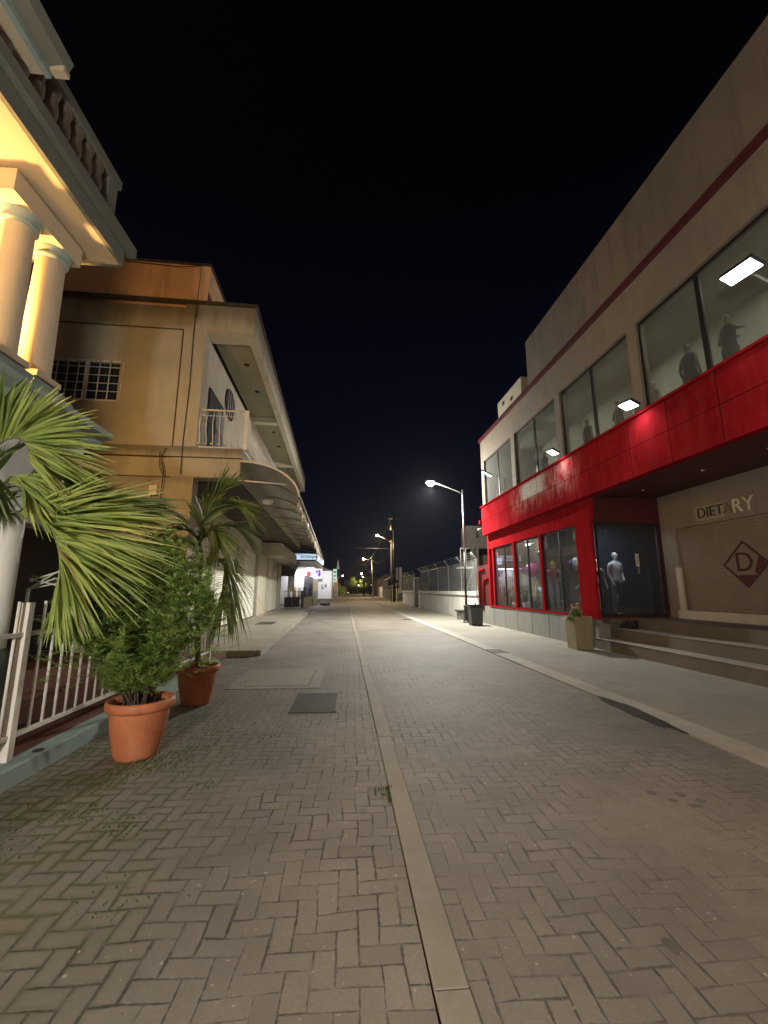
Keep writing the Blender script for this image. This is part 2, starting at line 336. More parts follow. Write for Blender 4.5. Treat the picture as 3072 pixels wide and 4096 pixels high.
def red_panels():
    """red cladding in sheets, with a paler blotchy patch and a whiter core; object coords: x out, y along, z up"""
    t = NT('red_cladding'); co = t.co(); s = t.new('ShaderNodeSeparateXYZ'); t.l.new(co, s.inputs[0])
    a = t.ramp(t.noise(1.1, 5, .65), .3, .7); col = t.mix(a, (.19, .0065, .012, 1), (.34, .014, .020, 1))
    streak = t.ramp(t.noise(5, 4, .7, stretch=(1, 1, .12)), .45, .8); col = t.mix(t.M('MULTIPLY', streak, .35), col, (.42, .05, .05, 1))
    def band(v, lo, hi, soft):
        r1 = t.new('ShaderNodeMapRange'); t.l.new(v, r1.inputs[0]); r1.inputs[1].default_value = lo-soft; r1.inputs[2].default_value = lo+soft
        r2 = t.new('ShaderNodeMapRange'); t.l.new(v, r2.inputs[0]); r2.inputs[1].default_value = hi-soft; r2.inputs[2].default_value = hi+soft; r2.inputs[3].default_value = 1; r2.inputs[4].default_value = 0
        return t.M('MULTIPLY', r1.outputs[0], r2.outputs[0])
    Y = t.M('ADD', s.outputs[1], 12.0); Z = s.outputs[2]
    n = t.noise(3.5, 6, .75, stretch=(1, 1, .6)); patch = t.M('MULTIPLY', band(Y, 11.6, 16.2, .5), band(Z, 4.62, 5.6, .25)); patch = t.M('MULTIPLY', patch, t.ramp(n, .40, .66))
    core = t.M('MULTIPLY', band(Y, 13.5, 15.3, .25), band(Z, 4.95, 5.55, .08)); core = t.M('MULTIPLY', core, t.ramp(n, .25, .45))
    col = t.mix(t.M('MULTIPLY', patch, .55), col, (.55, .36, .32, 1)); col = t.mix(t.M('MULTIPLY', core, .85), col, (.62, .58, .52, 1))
    # panel seams
    fy = t.M('FRACT', t.M('DIVIDE', Y, 1.22)); sy = t.M('LESS_THAN', t.M('ABSOLUTE', t.M('SUBTRACT', fy, .5)), .010)
    sz = t.M('LESS_THAN', t.M('ABSOLUTE', t.M('SUBTRACT', Z, 4.93)), .010); seam = t.M('MAXIMUM', sy, sz)
    col = t.mix(t.M('MULTIPLY', seam, .85), col, (.06, .006, .006, 1)); t.color(col); t.rough(.6); t.b.inputs['Specular IOR Level'].default_value = 0.0
    t.bump(t.M('ADD', t.M('MULTIPLY', seam, -1.0), t.M('MULTIPLY', t.noise(2, 3), .6)), .3, .01); return t.m
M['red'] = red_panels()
def terracotta():
    t = NT('terracotta'); a = t.ramp(t.noise(5, 5, .7), .3, .7); col = t.mix(a, (.42, .125, .05, 1), (.58, .20, .09, 1)); d = t.ramp(t.noise(7, 5, .7, stretch=(1, 1, .25)), .55, .75)
    col = t.mix(t.M('MULTIPLY', d, .5), col, (.2, .07, .035, 1)); lm = t.ramp(t.noise(3.2, 6, .8), .55, .78); col = t.mix(t.M('MULTIPLY', lm, .35), col, (.60, .42, .33, 1)); t.color(col); t.rough(.6); t.bump(t.noise(40, 3), .1, .004); return t.m
M['terra'] = terracotta()
def chainlink():
    t = NT('chain_link'); co = t.co(); s = t.new('ShaderNodeSeparateXYZ'); t.l.new(co, s.inputs[0])
    u = t.M('DIVIDE', t.M('ADD', s.outputs[1], s.outputs[2]), .085); v = t.M('DIVIDE', t.M('SUBTRACT', s.outputs[1], s.outputs[2]), .085)
    a = t.M('LESS_THAN', t.M('FRACT', u), .13); b = t.M('LESS_THAN', t.M('FRACT', v), .13); m = t.M('MAXIMUM', a, b)
    tr = t.new('ShaderNodeBsdfTransparent'); mx = t.new('ShaderNodeMixShader'); t.color((.42, .43, .42)); t.rough(.5)
    t.l.new(m, mx.inputs[0]); t.l.new(tr.outputs[0], mx.inputs[1]); t.l.new(t.b.outputs[0], mx.inputs[2]); t.l.new(mx.outputs[0], t.out.inputs[0]); return t.m
M['mesh'] = chainlink()
def beachball():
    t = NT('striped_ball'); s = t.new('ShaderNodeSeparateXYZ'); t.l.new(t.co(), s.inputs[0]); a = t.M('ARCTAN2', s.outputs[1], s.outputs[0]); f = t.M('FRACT', t.M('DIVIDE', t.M('ADD', a, 3.3), 2.094))
    c = t.mix(t.M('GREATER_THAN', f, .33), (.05, .12, .45, 1), (.72, .68, .55, 1)); c = t.mix(t.M('GREATER_THAN', f, .66), c, (.5, .03, .03, 1)); t.color(c); t.rough(.25); return t.m
M['ball'] = beachball()
M['b_pink'] = plain('pink_foil', (.75, .10, .38), .25, bump=0); M['b_gold'] = plain('gold_foil', (.55, .42, .22), .2, .6, bump=0)
M['aqua'] = plain('aqua_vinyl', (.12, .45, .52), .35, bump=0); M['orangev'] = plain('orange_vinyl', (.8, .30, .04), .4, bump=0); M['yellowv'] = plain('straw_yellow', (.55, .33, .09), .7)

# ================================================================ GROUND
struct('ground', MB().box(-400, 400, -60, 900, -.4, -.03), M['earth'])
struct('road_left_half', MB().quad((-3.2, -8, 0), (.49, -8, 0), (.24, 9.4, 0), (.035, 22, 0), (-.6, 60, 0), (-3.0, 150, 0), (-9, 150, 0), (-9, 60, 0), (-7.5, 30, 0), (-4.5, 10.8, 0), (-3.1, 10.6, 0)), M['pave_l'])
struct('road_right_half', MB().quad((.48+.152, -8, .004), (4.1, -8, .004), (3.7, 8, .004), (3.40, 21.5, .004), (3.4, 60, .004), (0, 150, .004), (-3.0, 150, .004), (-.6, 60, .004), (.186, 22, .004), (.382, 9.4, .004)), M['pave_r'])
kb = MB(); P_ = [(.48, -8), (.40, 1.0), (.36, 2), (.31, 5), (.23, 9.4), (.03, 21.8), (-.5, 60)]
for (x0, y0), (x1, y1) in zip(P_, P_[1:]):
    n_ = max(1, int((y1-y0)/1.9))
    for q in range(n_):
        a0, a1 = q/n_, (q+1)/n_; ya, yb = y0+(y1-y0)*a0, y0+(y1-y0)*a1; xa, xb = x0+(x1-x0)*a0, x0+(x1-x0)*a1; g = .004
        j0, j1 = random.uniform(-.004, .004), random.uniform(.012, .018)
        v = [(xa+j0, ya+g, -.02), (xa+.145+j0, ya+g, -.02), (xb+.145+j0, yb-g, -.02), (xb+j0, yb-g, -.02)]
        kb.add(v+[(p[0], p[1], j1) for p in v], [(0,3,2,1),(4,5,6,7),(0,1,5,4),(1,2,6,5),(2,3,7,6),(3,0,4,7)])
ks = kb.build('centre_kerb', M['conc'], bevel=.006); ks['kind'] = 'structure'
struct('gutter_strip', MB().box(3.42, 3.78, -30, 38, -.3, .008), M['strip'], 'R')
struct('sidewalk', MB().box(3.78, 6.7, -30, 52, -.3, .004), M['walk'], 'R')
struct('sidewalk_beyond', MB().quad((3.2, 52, -.004), (7.4, 52, -.004), (7.2, 150, -.004), (1.5, 150, -.004)), M['walk'])
struct('shop_platform', MB().box(-6.2, -2.35, 10.9, 29.5, -.3, .15).box(-6.2, -2.6, 29.5, 34.2, -.3, .13), M['walk2'], 'L')
struct('kerb_stones', MB().box(-2.349, -2.22, 11.0, 29.4, -.3, .135), M['conc'], 'L')
# joints of the drain strip: cover slabs, grates, stains
o = MB().box(-1.78, -.72, 7.62, 9.05, -.02, .02).build('slab_lid', M['walk2'], bevel=.008); tag(o, 'large concrete inspection slab set in the pavers behind the dark metal cover', 'cover')
fm = MB().box(-2.05, -1.80, 7.45, 9.25, -.02, .012).box(-.70, -.52, 7.45, 9.25, -.02, .012).box(-1.80, -.70, 7.45, 7.60, -.02, .012).box(-1.80, -.70, 9.07, 9.25, -.02, .012)
t_ = fm.build('slab_frame', M['conc'], bevel=.006); tag(t_, 'concrete kerb frame around the large inspection slab in the paving', 'frame')
c_ = thing('metal_cover', 'square dark ribbed metal cover lying in the pavers beside the kerb strip', 'cover', (-.50, 6.52, 0))
MB().box(-.82, -.18, 6.02, 7.08, 0, .014).build('plate', M['iron'], c_, bevel=.003)
rb = MB(); [rb.box(-.80, -.20, 6.06+i*.05, 6.085+i*.05, .0142, .019) for i in range(20)]; rb.build('ribs', M['iron'], c_)
o = MB().box(-3.85, -3.1, 19.0, 20.6, .1505, .157).build('floor_mat', M['iron'], None, 'L'); tag(o, 'dark square mat on the platform in front of the white shutters', 'mat')
def grate(x, y, w, l, label, f='W', n=7):
    g = thing('drain_grate', label, 'drain grate', (x, y, 0), f, 'drain grates in the street')
    m = MB().box(x-w/2, x+w/2, y-l/2, y-l/2+.03, .0, .016).box(x-w/2, x+w/2, y+l/2-.03, y+l/2, 0, .016).box(x-w/2, x-w/2+.03, y-l/2+.03, y+l/2-.03, 0, .016).box(x+w/2-.03, x+w/2, y-l/2+.03, y+l/2-.03, 0, .016)
    m.build('frame', M['iron'], g); b = MB()
    for i in range(n): xx = x-w/2+.03+(i+.5)*(w-.06)/n; b.box(xx-.012, xx+.012, y-l/2+.03, y+l/2-.03, .006, .015)
    b.build('bars', M['iron'], g); MB().box(x-w/2+.02, x+w/2-.02, y-l/2+.02, y+l/2-.02, .0, .005).build('pit', M['dark'], g); return g
grate(3.62, 11.45, .42, .62, 'slotted iron drain grate in the pale gutter strip before the planter', 'R')
grate(3.10, 23.8, .5, .5, 'small far drain grate in the road left of the street lamp')
def blob(name, c, rx, ry, mat, label, cat, z=.010, rot=0, n=28, seed=1, f='W', jag=.18):
    rnd = random.Random(seed); pts = []
    for i in range(n):
        a = 2*math.pi*i/n; k_ = 1+rnd.uniform(-jag, jag); x, y = rx*k_*math.cos(a), ry*k_*math.sin(a); pts.append((c[0]+x*math.cos(rot)-y*math.sin(rot), c[1]+x*math.sin(rot)+y*math.cos(rot)))
    o = MB().prism(pts, 'z', z-.012, z).build(name, mat, None, f); return tag(o, label, cat)
blob('wet_stain', (3.78, 5.72), .13, .78, M['wet'], 'long dark wet stain lying along the pale gutter strip', 'stain', .0115, .0)
blob('oil_spot', (1.48, 2.14), .035, .05, M['faint'], 'round dark spot on the pavers near the bottom right of the kerb strip', 'stain', .0065, seed=3)
for i, (x, y) in enumerate([(2.42, 3.55), (2.5, 3.42), (2.62, 3.5), (2.60, 3.33), (2.71, 3.4)]):
    blob('oil_spot', (x, y), random.uniform(.02, .05), random.uniform(.015, .04), M['faint'], 'cluster of small dark spots on the right half of the road', 'stain', .0065, i, seed=10+i)['group'] = 'cluster of dark spots on the road'
# loose leaves, pebbles and litter : uncountable
lit = MB(); rl = random.Random(5)
for i in range(420):
    if i < 220: x = rl.gauss(-2.5, .22); y = rl.uniform(10.9, 19)
    elif i < 300: x = rl.uniform(.5, 3.3); y = rl.uniform(1.5, 9)
    else: x = rl.uniform(-2.7, .2); y = rl.uniform(1.7, 9)
    s = rl.uniform(.004, .014) if i >= 220 else rl.uniform(.01, .045); a = rl.uniform(0, 6.28); z = .012 if i >= 220 else .02
    ca, sa = math.cos(a)*s, math.sin(a)*s
    lit.add([(x-ca, y-sa, z-.006), (x+sa*.5, y-ca*.5, z), (x+ca, y+sa, z-.004), (x-sa*.5, y+ca*.5, z+.004)], [(0,1,2,3)])
tag(lit.build('litter', plain('dry_litter', (.30, .26, .2), .9, var=.5, scale=20)), 'scattered dry leaf bits and pebbles on the paving', 'litter', kind='stuff')
gr = MB(); rg = random.Random(8)
cl = [(-2.1, 4.05, .13, 70), (-1.85, 4.45, .15, 110), (-1.65, 4.75, .14, 80), (-1.95, 3.6, .08, 50), (-1.2, 3.95, .05, 25), (-2.55, 2.75, .10, 60), (-1.55, 3.35, .09, 60), (.30, 3.75, .045, 60), (.33, 3.6, .02, 16), (-2.2, 3.2, .12, 50), (-1.5, 5.4, .2, 50), (-2.75, 4.9, .1, 30), (-1.2, 2.6, .1, 26), (-1.9, 2.2, .12, 40), (-1.0, 5.0, .3, 40), (-2.5, 3.4, .2, 50), (-2.9, 9.8, .2, 60), (-2.5, 10.7, .25, 60)]
B = .105
for cx, cy, sp, n in cl:
    for i in range(int(n*1.9)):
        x, y = rg.gauss(cx, sp), rg.gauss(cy, sp)
        if rg.random() < .95:   # blades root in the joints
            if rg.random() < .5: x = round(x/B)*B+rg.gauss(0, .004)
            else: y = round(y/B)*B+rg.gauss(0, .004)
        h = rg.uniform(.006, .022)*(1.6 if (cx > 0 or (cx, cy) == (-1.85, 4.45)) else 1); a = rg.uniform(0, 6.28); w = .005; l = rg.uniform(0, .022)
        gr.add([(x-w*math.sin(a), y+w*math.cos(a), 0), (x+w*math.sin(a), y-w*math.cos(a), 0), (x+l*math.cos(a), y+l*math.sin(a), h)], [(0,1,2)])
tag(gr.build('grass', leafmat('joint_grass', (.035, .08, .02), (.09, .16, .04), .7)), 'tufts of grass growing in the joints of the pavers', 'grass', kind='stuff')

# ================================================================ RIGHT BUILDING (frame R)
rbld = thing('shop_building', 'two-storey tan building with bright red cladding band, glass shop front and recessed entry', 'building', (6.55, 12, 0), 'R')
def rp(n, mb, m, par=None, **k): return mb.build(n, M[m], par or rbld, **k)
YN = -14   # near end, behind the camera
rp('base_wall', MB().box(6.55, 6.75, 12.0, 21.4, -.2, .84), 'granite')
[rp('panel_joint', MB().box(6.545, 6.549, y-.006, y+.006, 0, .83), 'mould') for y in (13.1, 14.3, 15.6, 16.9, 18.2, 19.5, 20.7)]
rp('sill', MB().box(6.52, 6.72, 12.0, 20.0, .845, .90), 'redp')
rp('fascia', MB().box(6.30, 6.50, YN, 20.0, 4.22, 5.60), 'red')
rf_ = random.Random(6)
for zz in (5.34, 5.22, 5.10):
    yy = 15.0
    while yy > 14.0:
        w_ = rf_.uniform(.05, .13); rp('patch_mark', MB().box(6.2965, 6.2995, yy-w_, yy, zz, zz+.02).box(6.2965, 6.2995, yy-w_, yy-w_+.02, zz-.07, zz), 'faint'); yy -= w_+rf_.uniform(.03, .07)
rp('fascia_cap', MB().box(6.24, 6.62, YN, 20.02, 5.602, 5.66), 'redp')
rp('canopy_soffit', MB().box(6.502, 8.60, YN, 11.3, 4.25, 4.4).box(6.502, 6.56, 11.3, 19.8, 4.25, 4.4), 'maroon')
rp('lintel', MB().box(6.56, 6.76, 11.302, 19.9, 3.56, 4.5), 'redp')
rp('end_wall', MB().box(6.56, 14, 19.9, 20.1, .84, 5.6), 'redp')
c_ = rp('corner_column', MB().box(6.53, 6.61, 11.40, 12.2, .80, 4.22), 'redp'); 
for y in (14.6, 16.97, 19.4): rp('mullion_post', MB().box(6.54, 6.70, y-.10, y+.06, .90, 3.60), 'redp')
for n_, (y0, y1, ym) in enumerate([(12.2, 14.5, 13.35), (14.66, 16.87, 15.75), (17.03, 19.3, 18.1)]):
    w = rp('shop_window', MB().box(6.60, 6.66, y0, y0+.05, .9, 3.56).box(6.60, 6.66, y1-.05, y1, .9, 3.56).box(6.60, 6.66, y0+.05, y1-.05, .9, .95).box(6.60, 6.66, y0+.05, y1-.05, 3.50, 3.56).box(6.60, 6.66, ym-.04, ym+.04, .95, 3.50), 'frame')
    rp('pane', MB().box(6.63, 6.638, y0+.05, ym-.04, .95, 3.5).box(6.63, 6.638, ym+.04, y1-.05, .95, 3.5), 'glass2' if n_ == 0 else 'glass', w)
# entry side window, facing the camera
w = rp('entry_window', MB().box(6.62, 6.66, 11.32, 11.38, .9, 3.5).box(8.50, 8.56, 11.32, 11.38, .9, 3.5).box(6.66, 8.50, 11.32, 11.38, 3.43, 3.5).box(6.66, 8.50, 11.32, 11.38, .9, .96), 'frame')
rp('pane', MB().box(6.66, 8.50, 11.345, 11.353, .96, 3.43), 'glass2', w)
rp('entry_surround', MB().box(6.612, 8.60, 11.30, 11.50, 3.502, 4.25).box(8.56, 8.68, 11.30, 11.5, .86, 3.502).box(6.612, 8.56, 11.29, 11.5, .86, .898), 'maroon')
rp('entry_wall', MB().box(8.60, 8.85, 10.78, 11.298, .86, 4.25).box(8.60, 8.85, 6.2, 10.78, 3.25, 4.25).box(8.60, 8.85, YN, 6.2, .86, 4.25), 'tan')
rp('shutter_frame', MB().box(8.54, 8.598, 10.70, 10.86, .86, 2.2).box(8.50, 8.598, 6.2, 10.9, .86, 1.08), 'beige2')
sh = MB(); y_ = 0
for i in range(44): z = 1.08+i*.0493; sh.prism([(8.70, z), (8.672, z+.012), (8.672, z+.038), (8.70, z+.0493)], 'y', 6.2, 10.78)
rs = rp('roller_shutter', sh, 'shut_tan')
# diamond emblem, D in the middle
def text_mesh(body, size, name, mat, parent, loc, rotm, extrude=.004, shear=0):
    cu = bpy.data.curves.new(name, 'FONT'); cu.body = body; cu.size = size; cu.extrude = extrude; cu.align_x = 'CENTER'; cu.align_y = 'CENTER'
    tmp = bpy.data.objects.new(name+'_tmp', cu); COL.objects.link(tmp); bpy.context.view_layer.update()
    me = bpy.data.meshes.new_from_object(tmp.evaluated_get(bpy.context.evaluated_depsgraph_get())); bpy.data.objects.remove(tmp)
    o = bpy.data.objects.new(name, me); COL.objects.link(o); me.materials.clear(); me.materials.append(mat); o.parent = parent
    me.transform(Matrix.Translation(Vector(loc)-BASE[parent.name])@rotm.to_4x4()); return o
FACE_L = Matrix(((0, 0, -1), (-1, 0, 0), (0, 1, 0)))   # text on a wall seen from smaller x : right = -y, up = z
FACE_C = Matrix(((1, 0, 0), (0, 0, -1), (0, 1, 0)))    # text facing -y
dm = MB(); cy, cz, hw, hh = 8.95, 2.19, .57, .54
for s_ in (1, .90):
    pass
o_, i_ = (hw, hh), (hw*.90, hh*.90)
pts = lambda a, b: [(cy+a, cz), (cy, cz+b), (cy-a, cz), (cy, cz-b)]
po, pi = pts(*o_), pts(*i_)
for q in range(4): dm.prism([po[q], po[(q+1)%4], pi[(q+1)%4], pi[q]], 'x', 8.655, 8.668)
dm.prism([(cy+hw*.40, cz-hh*.46), (cy-hw*.40, cz-hh*.46), (cy, cz-hh*.86)], 'x', 8.656, 8.668)
dm.prism([(cy-hw*.58, cz+hh*.28), (cy-hw*.86, cz), (cy-hw*.42, cz-hh*.44), (cy-hw*.36, cz-hh*.30)], 'x', 8.657, 8.668)
em = rp('emblem', dm, 'maroon', rs); 
text_mesh('D', .62, 'emblem_letter', M['maroon'], rs, (8.664, 8.98, 2.22), FACE_L, .006)
for b_, yy, m_, s__ in (('DIET', 9.60, 'dimletter', .36), ('A', 9.12, 'fadeletter', .36), ('RY', 8.72, 'brightletter', .46)):
    if m_ not in M: M[m_] = plain(m_, {'dimletter': (.055, .03, .03), 'fadeletter': (.22, .17, .11), 'brightletter': (.75, .68, .45)}[m_], .6, bump=0)
    text_mesh(b_, s__, 'sign_letters', M[m_], rbld, (8.585, yy, 3.52+(9.2-yy)*0), FACE_L, .012)
rp('letter_backing', MB().box(8.592, 8.598, 9.20, 10.05, 3.34, 3.70), 'soffit')
# steps and landing
struct('entry_landing', MB().box(7.40, 8.8, YN, 12.0, -.2, .855).box(6.76, 7.40, 11.28, 12.0, .70, .845), M['step'], 'R')
for i, (x0, x1, z, yl) in enumerate([(6.60, 7.0, .28, 12.0), (7.0, 7.40, .57, 11.75)]):
    st_ = thing('entry_step', ['lowest wide concrete entry step along the sidewalk', 'second concrete entry step above the lowest one'][i], 'step', (x0, 6, 0), 'R', 'steps up to the recessed entry')
    MB().box(x0, x1, YN, yl, -.1 if i == 0 else .27, z-.006).build('riser', M['step'], st_); MB().box(x0-.015, x1, YN, yl, z-.005, z+.012).build('tread', M['steptop'], st_, bevel=.006)
o = MB().box(6.62, 6.98, 11.58, 11.98, .29, .80).box(6.62, 7.39, 11.62, 11.97, .801, .85).box(6.99, 7.39, 11.76, 11.98, .583, .80).build('step_cheek', M['granite'], None, 'R', bevel=.008); tag(o, 'pale stone block ending the entry steps below the red corner column', 'stone block')
# upper storey
ux = 6.60
W_ = [(16.75, 20.2), (12.95, 16.38), (9.22, 12.62), (5.45, 8.90), (1.7, 5.1), (-2.1, 1.3), (-6, -2.4), (-10, -6.3)]
pier = MB().box(ux, 6.85, 20.2, 20.6, 5.66, 9.2); ys = sorted(sum([list(w) for w in W_], []))
prev = YN
for y0, y1 in sorted(W_):
    pier.box(ux, 6.85, prev, y0, 5.66, 8.1); prev = y1
pier.box(ux, 6.85, YN, 20.2, 8.1, 9.2).box(ux, 6.85, 16.75, 20.2, 5.66, 5.72)
rp('upper_wall', pier, 'tan'); rp('upper_end_wall', MB().box(6.85, 14, 20.4, 20.6, 5.6, 9.2), 'tan')
rp('stripe', MB().box(6.50, 6.9, YN, 20.66, 9.2, 9.36), 'maroon'); rp('roof_end_trim', MB().box(6.9, 14, 20.4, 20.66, 9.2, 9.36), 'maroon')
rp('parapet', MB().box(6.62, 7.0, YN, 14.8, 9.36, 11.35).box(7.0, 14, 14.6, 14.8, 9.36, 11.35), 'tan2')
for y0, y1 in W_[:4]:
    w = rp('upper_window', MB().box(6.68, 6.74, y0, y0+.09, 5.72, 8.1).box(6.68, 6.74, y1-.06, y1, 5.72, 8.1).box(6.68, 6.74, y0+.09, y1-.06, 8.03, 8.1).box(6.68, 6.74, y0+.09, y1-.06, 5.72, 5.79).box(6.68, 6.74, (y0+y1)/2-.05, (y0+y1)/2+.05, 5.79, 8.03), 'frame')
    rp('pane', MB().box(6.70, 6.706, y0+.09, (y0+y1)/2-.05, 5.79, 8.03).box(6.70, 6.706, (y0+y1)/2+.05, y1-.06, 5.79, 8.03), 'glass3', w)
rp('upper_room', MB().box(9.2, 9.3, YN, 20.4, 5.5, 8.9).box(6.86, 9.2, YN, 20.4, 8.55, 8.62).box(6.7, 9.2, YN, 20.4, 5.45, 5.52), 'inner')
rp('ground_room', MB().box(9.6, 9.7, 11.5, 19.9, .8, 4.2).box(6.8, 9.6, 11.5, 19.9, 4.12, 4.2), 'navy'); rp('ground_room_floor', MB().box(6.76, 9.6, 11.5, 19.9, .80, .86), 'step')
rp('back_block', MB().box(9.7, 14, YN, 20.4, 0, 9.2), 'dark')
o = MB().box(7.5, 7.7, 15.9, 19.6, .86, 4.1).box(7.7, 9.5, 15.9, 16.0, .86, 4.1).build('backdrop_curtain', M['curtain'], None, 'R'); tag(o, 'grey-brown backdrop curtain hanging behind the two far shop windows', 'curtain')
o = MB().box(6.66, 7.6, 15.5, 18.1, 9.362, 10.25); o = o.build('roof_box', M['beige2'], None, 'R', bevel=.01); tag(o, 'pale box-shaped roof unit standing on the roof edge of the red and tan building', 'roof unit')
for z, yy in ((9.9, 17.5), (9.95, 16.4)): MB().lathe([(.001, 0), (.09, .01), (.12, .03), (.12, .06)], (0, 0, 0), 14).add([], []).build('vent', M['iron'], o) if False else None
[MB().obox((6.65, yy, zz), (.03, .20, .16), Matrix.Identity(3)).build('vent', M['iron'], o) for yy, zz in ((17.4, 9.95), (16.5, 9.75))]
for yy in (3.5, 7.2, 10.9, 14.6, 18.3): lamp('room_fill_light', 'AREA', (7.9, yy, 8.5), L_ROOM_FILL, (.93, 1, .86), rbld, shape='RECTANGLE', size=.6, size_y=2.6)  # added area lights without fixtures, to brighten the upper windows
lamp('room_fill_light', 'AREA', (7.15, 17.6, 4.05), 14, (1, .95, .85), rbld, shape='RECTANGLE', size=.3, size_y=3.5)  # added light for the curtain behind the far windows
lamp('room_fill_light', 'AREA', (6.95, 13.6, 4.0), 26, (1, .95, .85), rbld, shape='RECTANGLE', size=.3, size_y=2.2)  # added light near the glass to bring out the display
lamp('room_fill_light', 'AREA', (7.3, 11.60, 3.42), 20, (1, .96, .88), rbld, shape='RECTANGLE', size=1.4, size_y=.12, rot=(R_(12), 0, 0))  # added light over the entry mannequins, without a fixture
rp('dark_backing_panel', MB().box(7.15, 9.5, 12.6, 12.66, .86, 4.1), 'navy')  # added navy panel keeps the entry display dark and stops backlight
# handrail in upstairs room
for zz in (6.35, 6.75): pass
ur = thing('display_rail', 'thin metal rails running behind the upper windows', 'rail', (8.2, 12, 5.52), 'R')
MB().tube([(8.3, 6, 6.75), (8.3, 16.4, 6.75)], .02, 6).tube([(8.3, 6, 6.35), (8.3, 16.4, 6.35)], .015, 6).build('bar', M['wood'], ur)
[MB().tube([(8.3, y, 5.52), (8.3, y, 6.75)], .018, 6).build('upright', M['wood'], ur) for y in (6, 8.6, 11.2, 13.8, 16.4)]
# floodlights on arms
def flood(y, z, x, w, label, tube=False, power=L_FLOOD, py=0):
    t = thing('floodlight', label, 'floodlight', (6.45, y+py, 5.66), 'R', 'floodlights on arms along the red fascia')
    MB().tube([(6.45, y+py, 5.60), (6.42, y+py, z-.12), (x+.12, y+.02, z+.03)], .018, 8).build('arm', M['galv'], t)
    if tube:
        h = MB().tube([(x-.45, y-.12, z+.16), (x, y, z)], .05, 10).build('housing', M['black'], t); MB().tube([(x-.44, y-.125, z+.105), (x-.02, y-.005, z-.05)], .022, 10).build('lens', M['flood'], t)
    else:
        a = R_(28); Mx = Matrix.Rotation(a, 3, 'Y')@Matrix.Rotation(R_(12), 3, 'X')
        MB().obox((x, y, z), (.26, w, .07), Mx).build('housing', M['black'], t, bevel=.01)
        MB().obox(Vector((x, y, z))+Mx@Vector((0, 0, -.040)), (.22, w-.05, .012), Mx).build('lens', M['flood'], t)
    lamp('floodlight_light', 'SPOT', (x, y, z-.10), power, (.93, 1, .95), t, spot_size=R_(125), spot_blend=1.0, shadow_soft_size=.12, rot=(0, R_(-38) if not tube else R_(-15), 0))
    return t
flood(17.2, 6.50, 5.85, .5, 'slim tube floodlight on a long arm at the far end of the red fascia', True, 18)
flood(12.05, 5.83, 5.95, .45, 'glowing floodlight over the pale white patch of the red fascia', False, L_FLOOD, .7)
flood(8.55, 5.78, 5.95, .50, 'bright floodlight on its arm between the nearer upper windows', False, L_FLOOD, .5)
flood(5.45, 6.62, 5.75, .62, 'largest floodlight, brightest one, high before the nearest upper window', False, L_FLOOD*.4, .1)
# small camera boxes at the far fascia corner
cm = thing('security_camera', 'small white security camera at the far lower corner of the red fascia', 'camera', (6.26, 20.0, 4.6), 'R')
MB().tube([(6.28, 20.03, 4.58), (6.2, 20.12, 4.56), (6.12, 20.1, 4.53)], .035, 8).build('body', M['white'], cm); MB().box(6.2, 6.30, 20.03, 20.15, 4.80, 5.0).build('junction_box', M['redp'], cm)
# downlights in soffit, sign on entry glass
for y in (10.4, 8.5, 7.0):
    o = MB().lathe([(.001, 0), (.035, 0), (.04, .012), (.001, .013)], (7.5, y, 4.236), 12).build('soffit_spot', M['rust_white'], None, 'R'); tag(o, 'small round unlit spot in the dark canopy soffit over the entry', 'ceiling spot', 'unlit spots in the entry canopy')
sg = thing('door_notice', 'small white paper notice stuck on the dark entry glass beside the mannequin', 'notice', (7.82, 11.34, 2.1), 'R')
MB().box(7.76, 7.86, 11.336, 11.342, 2.26, 2.62).build('paper', M['white'], sg)
nt = MB(); [nt.box(7.785, 7.835, 11.333, 11.3355, 2.33+i*.05, 2.35+i*.05) for i in range(5)]; nt.build('printed_marks', M['redp'], sg); MB().box(7.79, 7.85, 11.336, 11.342, 2.05, 2.24).build('lower_slip', M['cloth_grey'], sg)

# maroon pipes and box past the far corner
o = thing('maroon_cabinet', 'maroon wall cabinet with two curved pipes between the shop and the white wall', 'cabinet', (6.9, 21.0, 0), 'R')
MB().box(6.62, 7.5, 20.15, 21.9, .0, 2.85).build('body', M['maroon'], o)
def arch(x, y0, z1, y1):
    pts = [(x, y0, .55), (x, y0, z1-.45)]+[(x, y0-(y0-y1)*(.5-.5*math.cos(a)), z1-.45+.45*math.sin(a)) for a in [math.pi*i/16 for i in range(1, 9)]]; return pts
for y0, z1 in ((21.5, 2.62), (20.9, 2.15)):
    MB().tube([(6.55, y0, .6), (6.55, y0, z1-.3), (6.55, y0-.08, z1-.1), (6.55, y0-.3, z1), (6.55, y0-.75, z1)], .055, 10).build('pipe', M['redp'], o)
o = MB().lathe([(.001, .02), (.34, .05), (.42, .4), (.36, .9), (.2, 1.15), (.001, 1.2)], (6.95, 22.6, .0), 16).build('maroon_tank', M['maroon'], None); tag(o, 'rounded dark maroon tank beside the end of the white wall', 'tank')

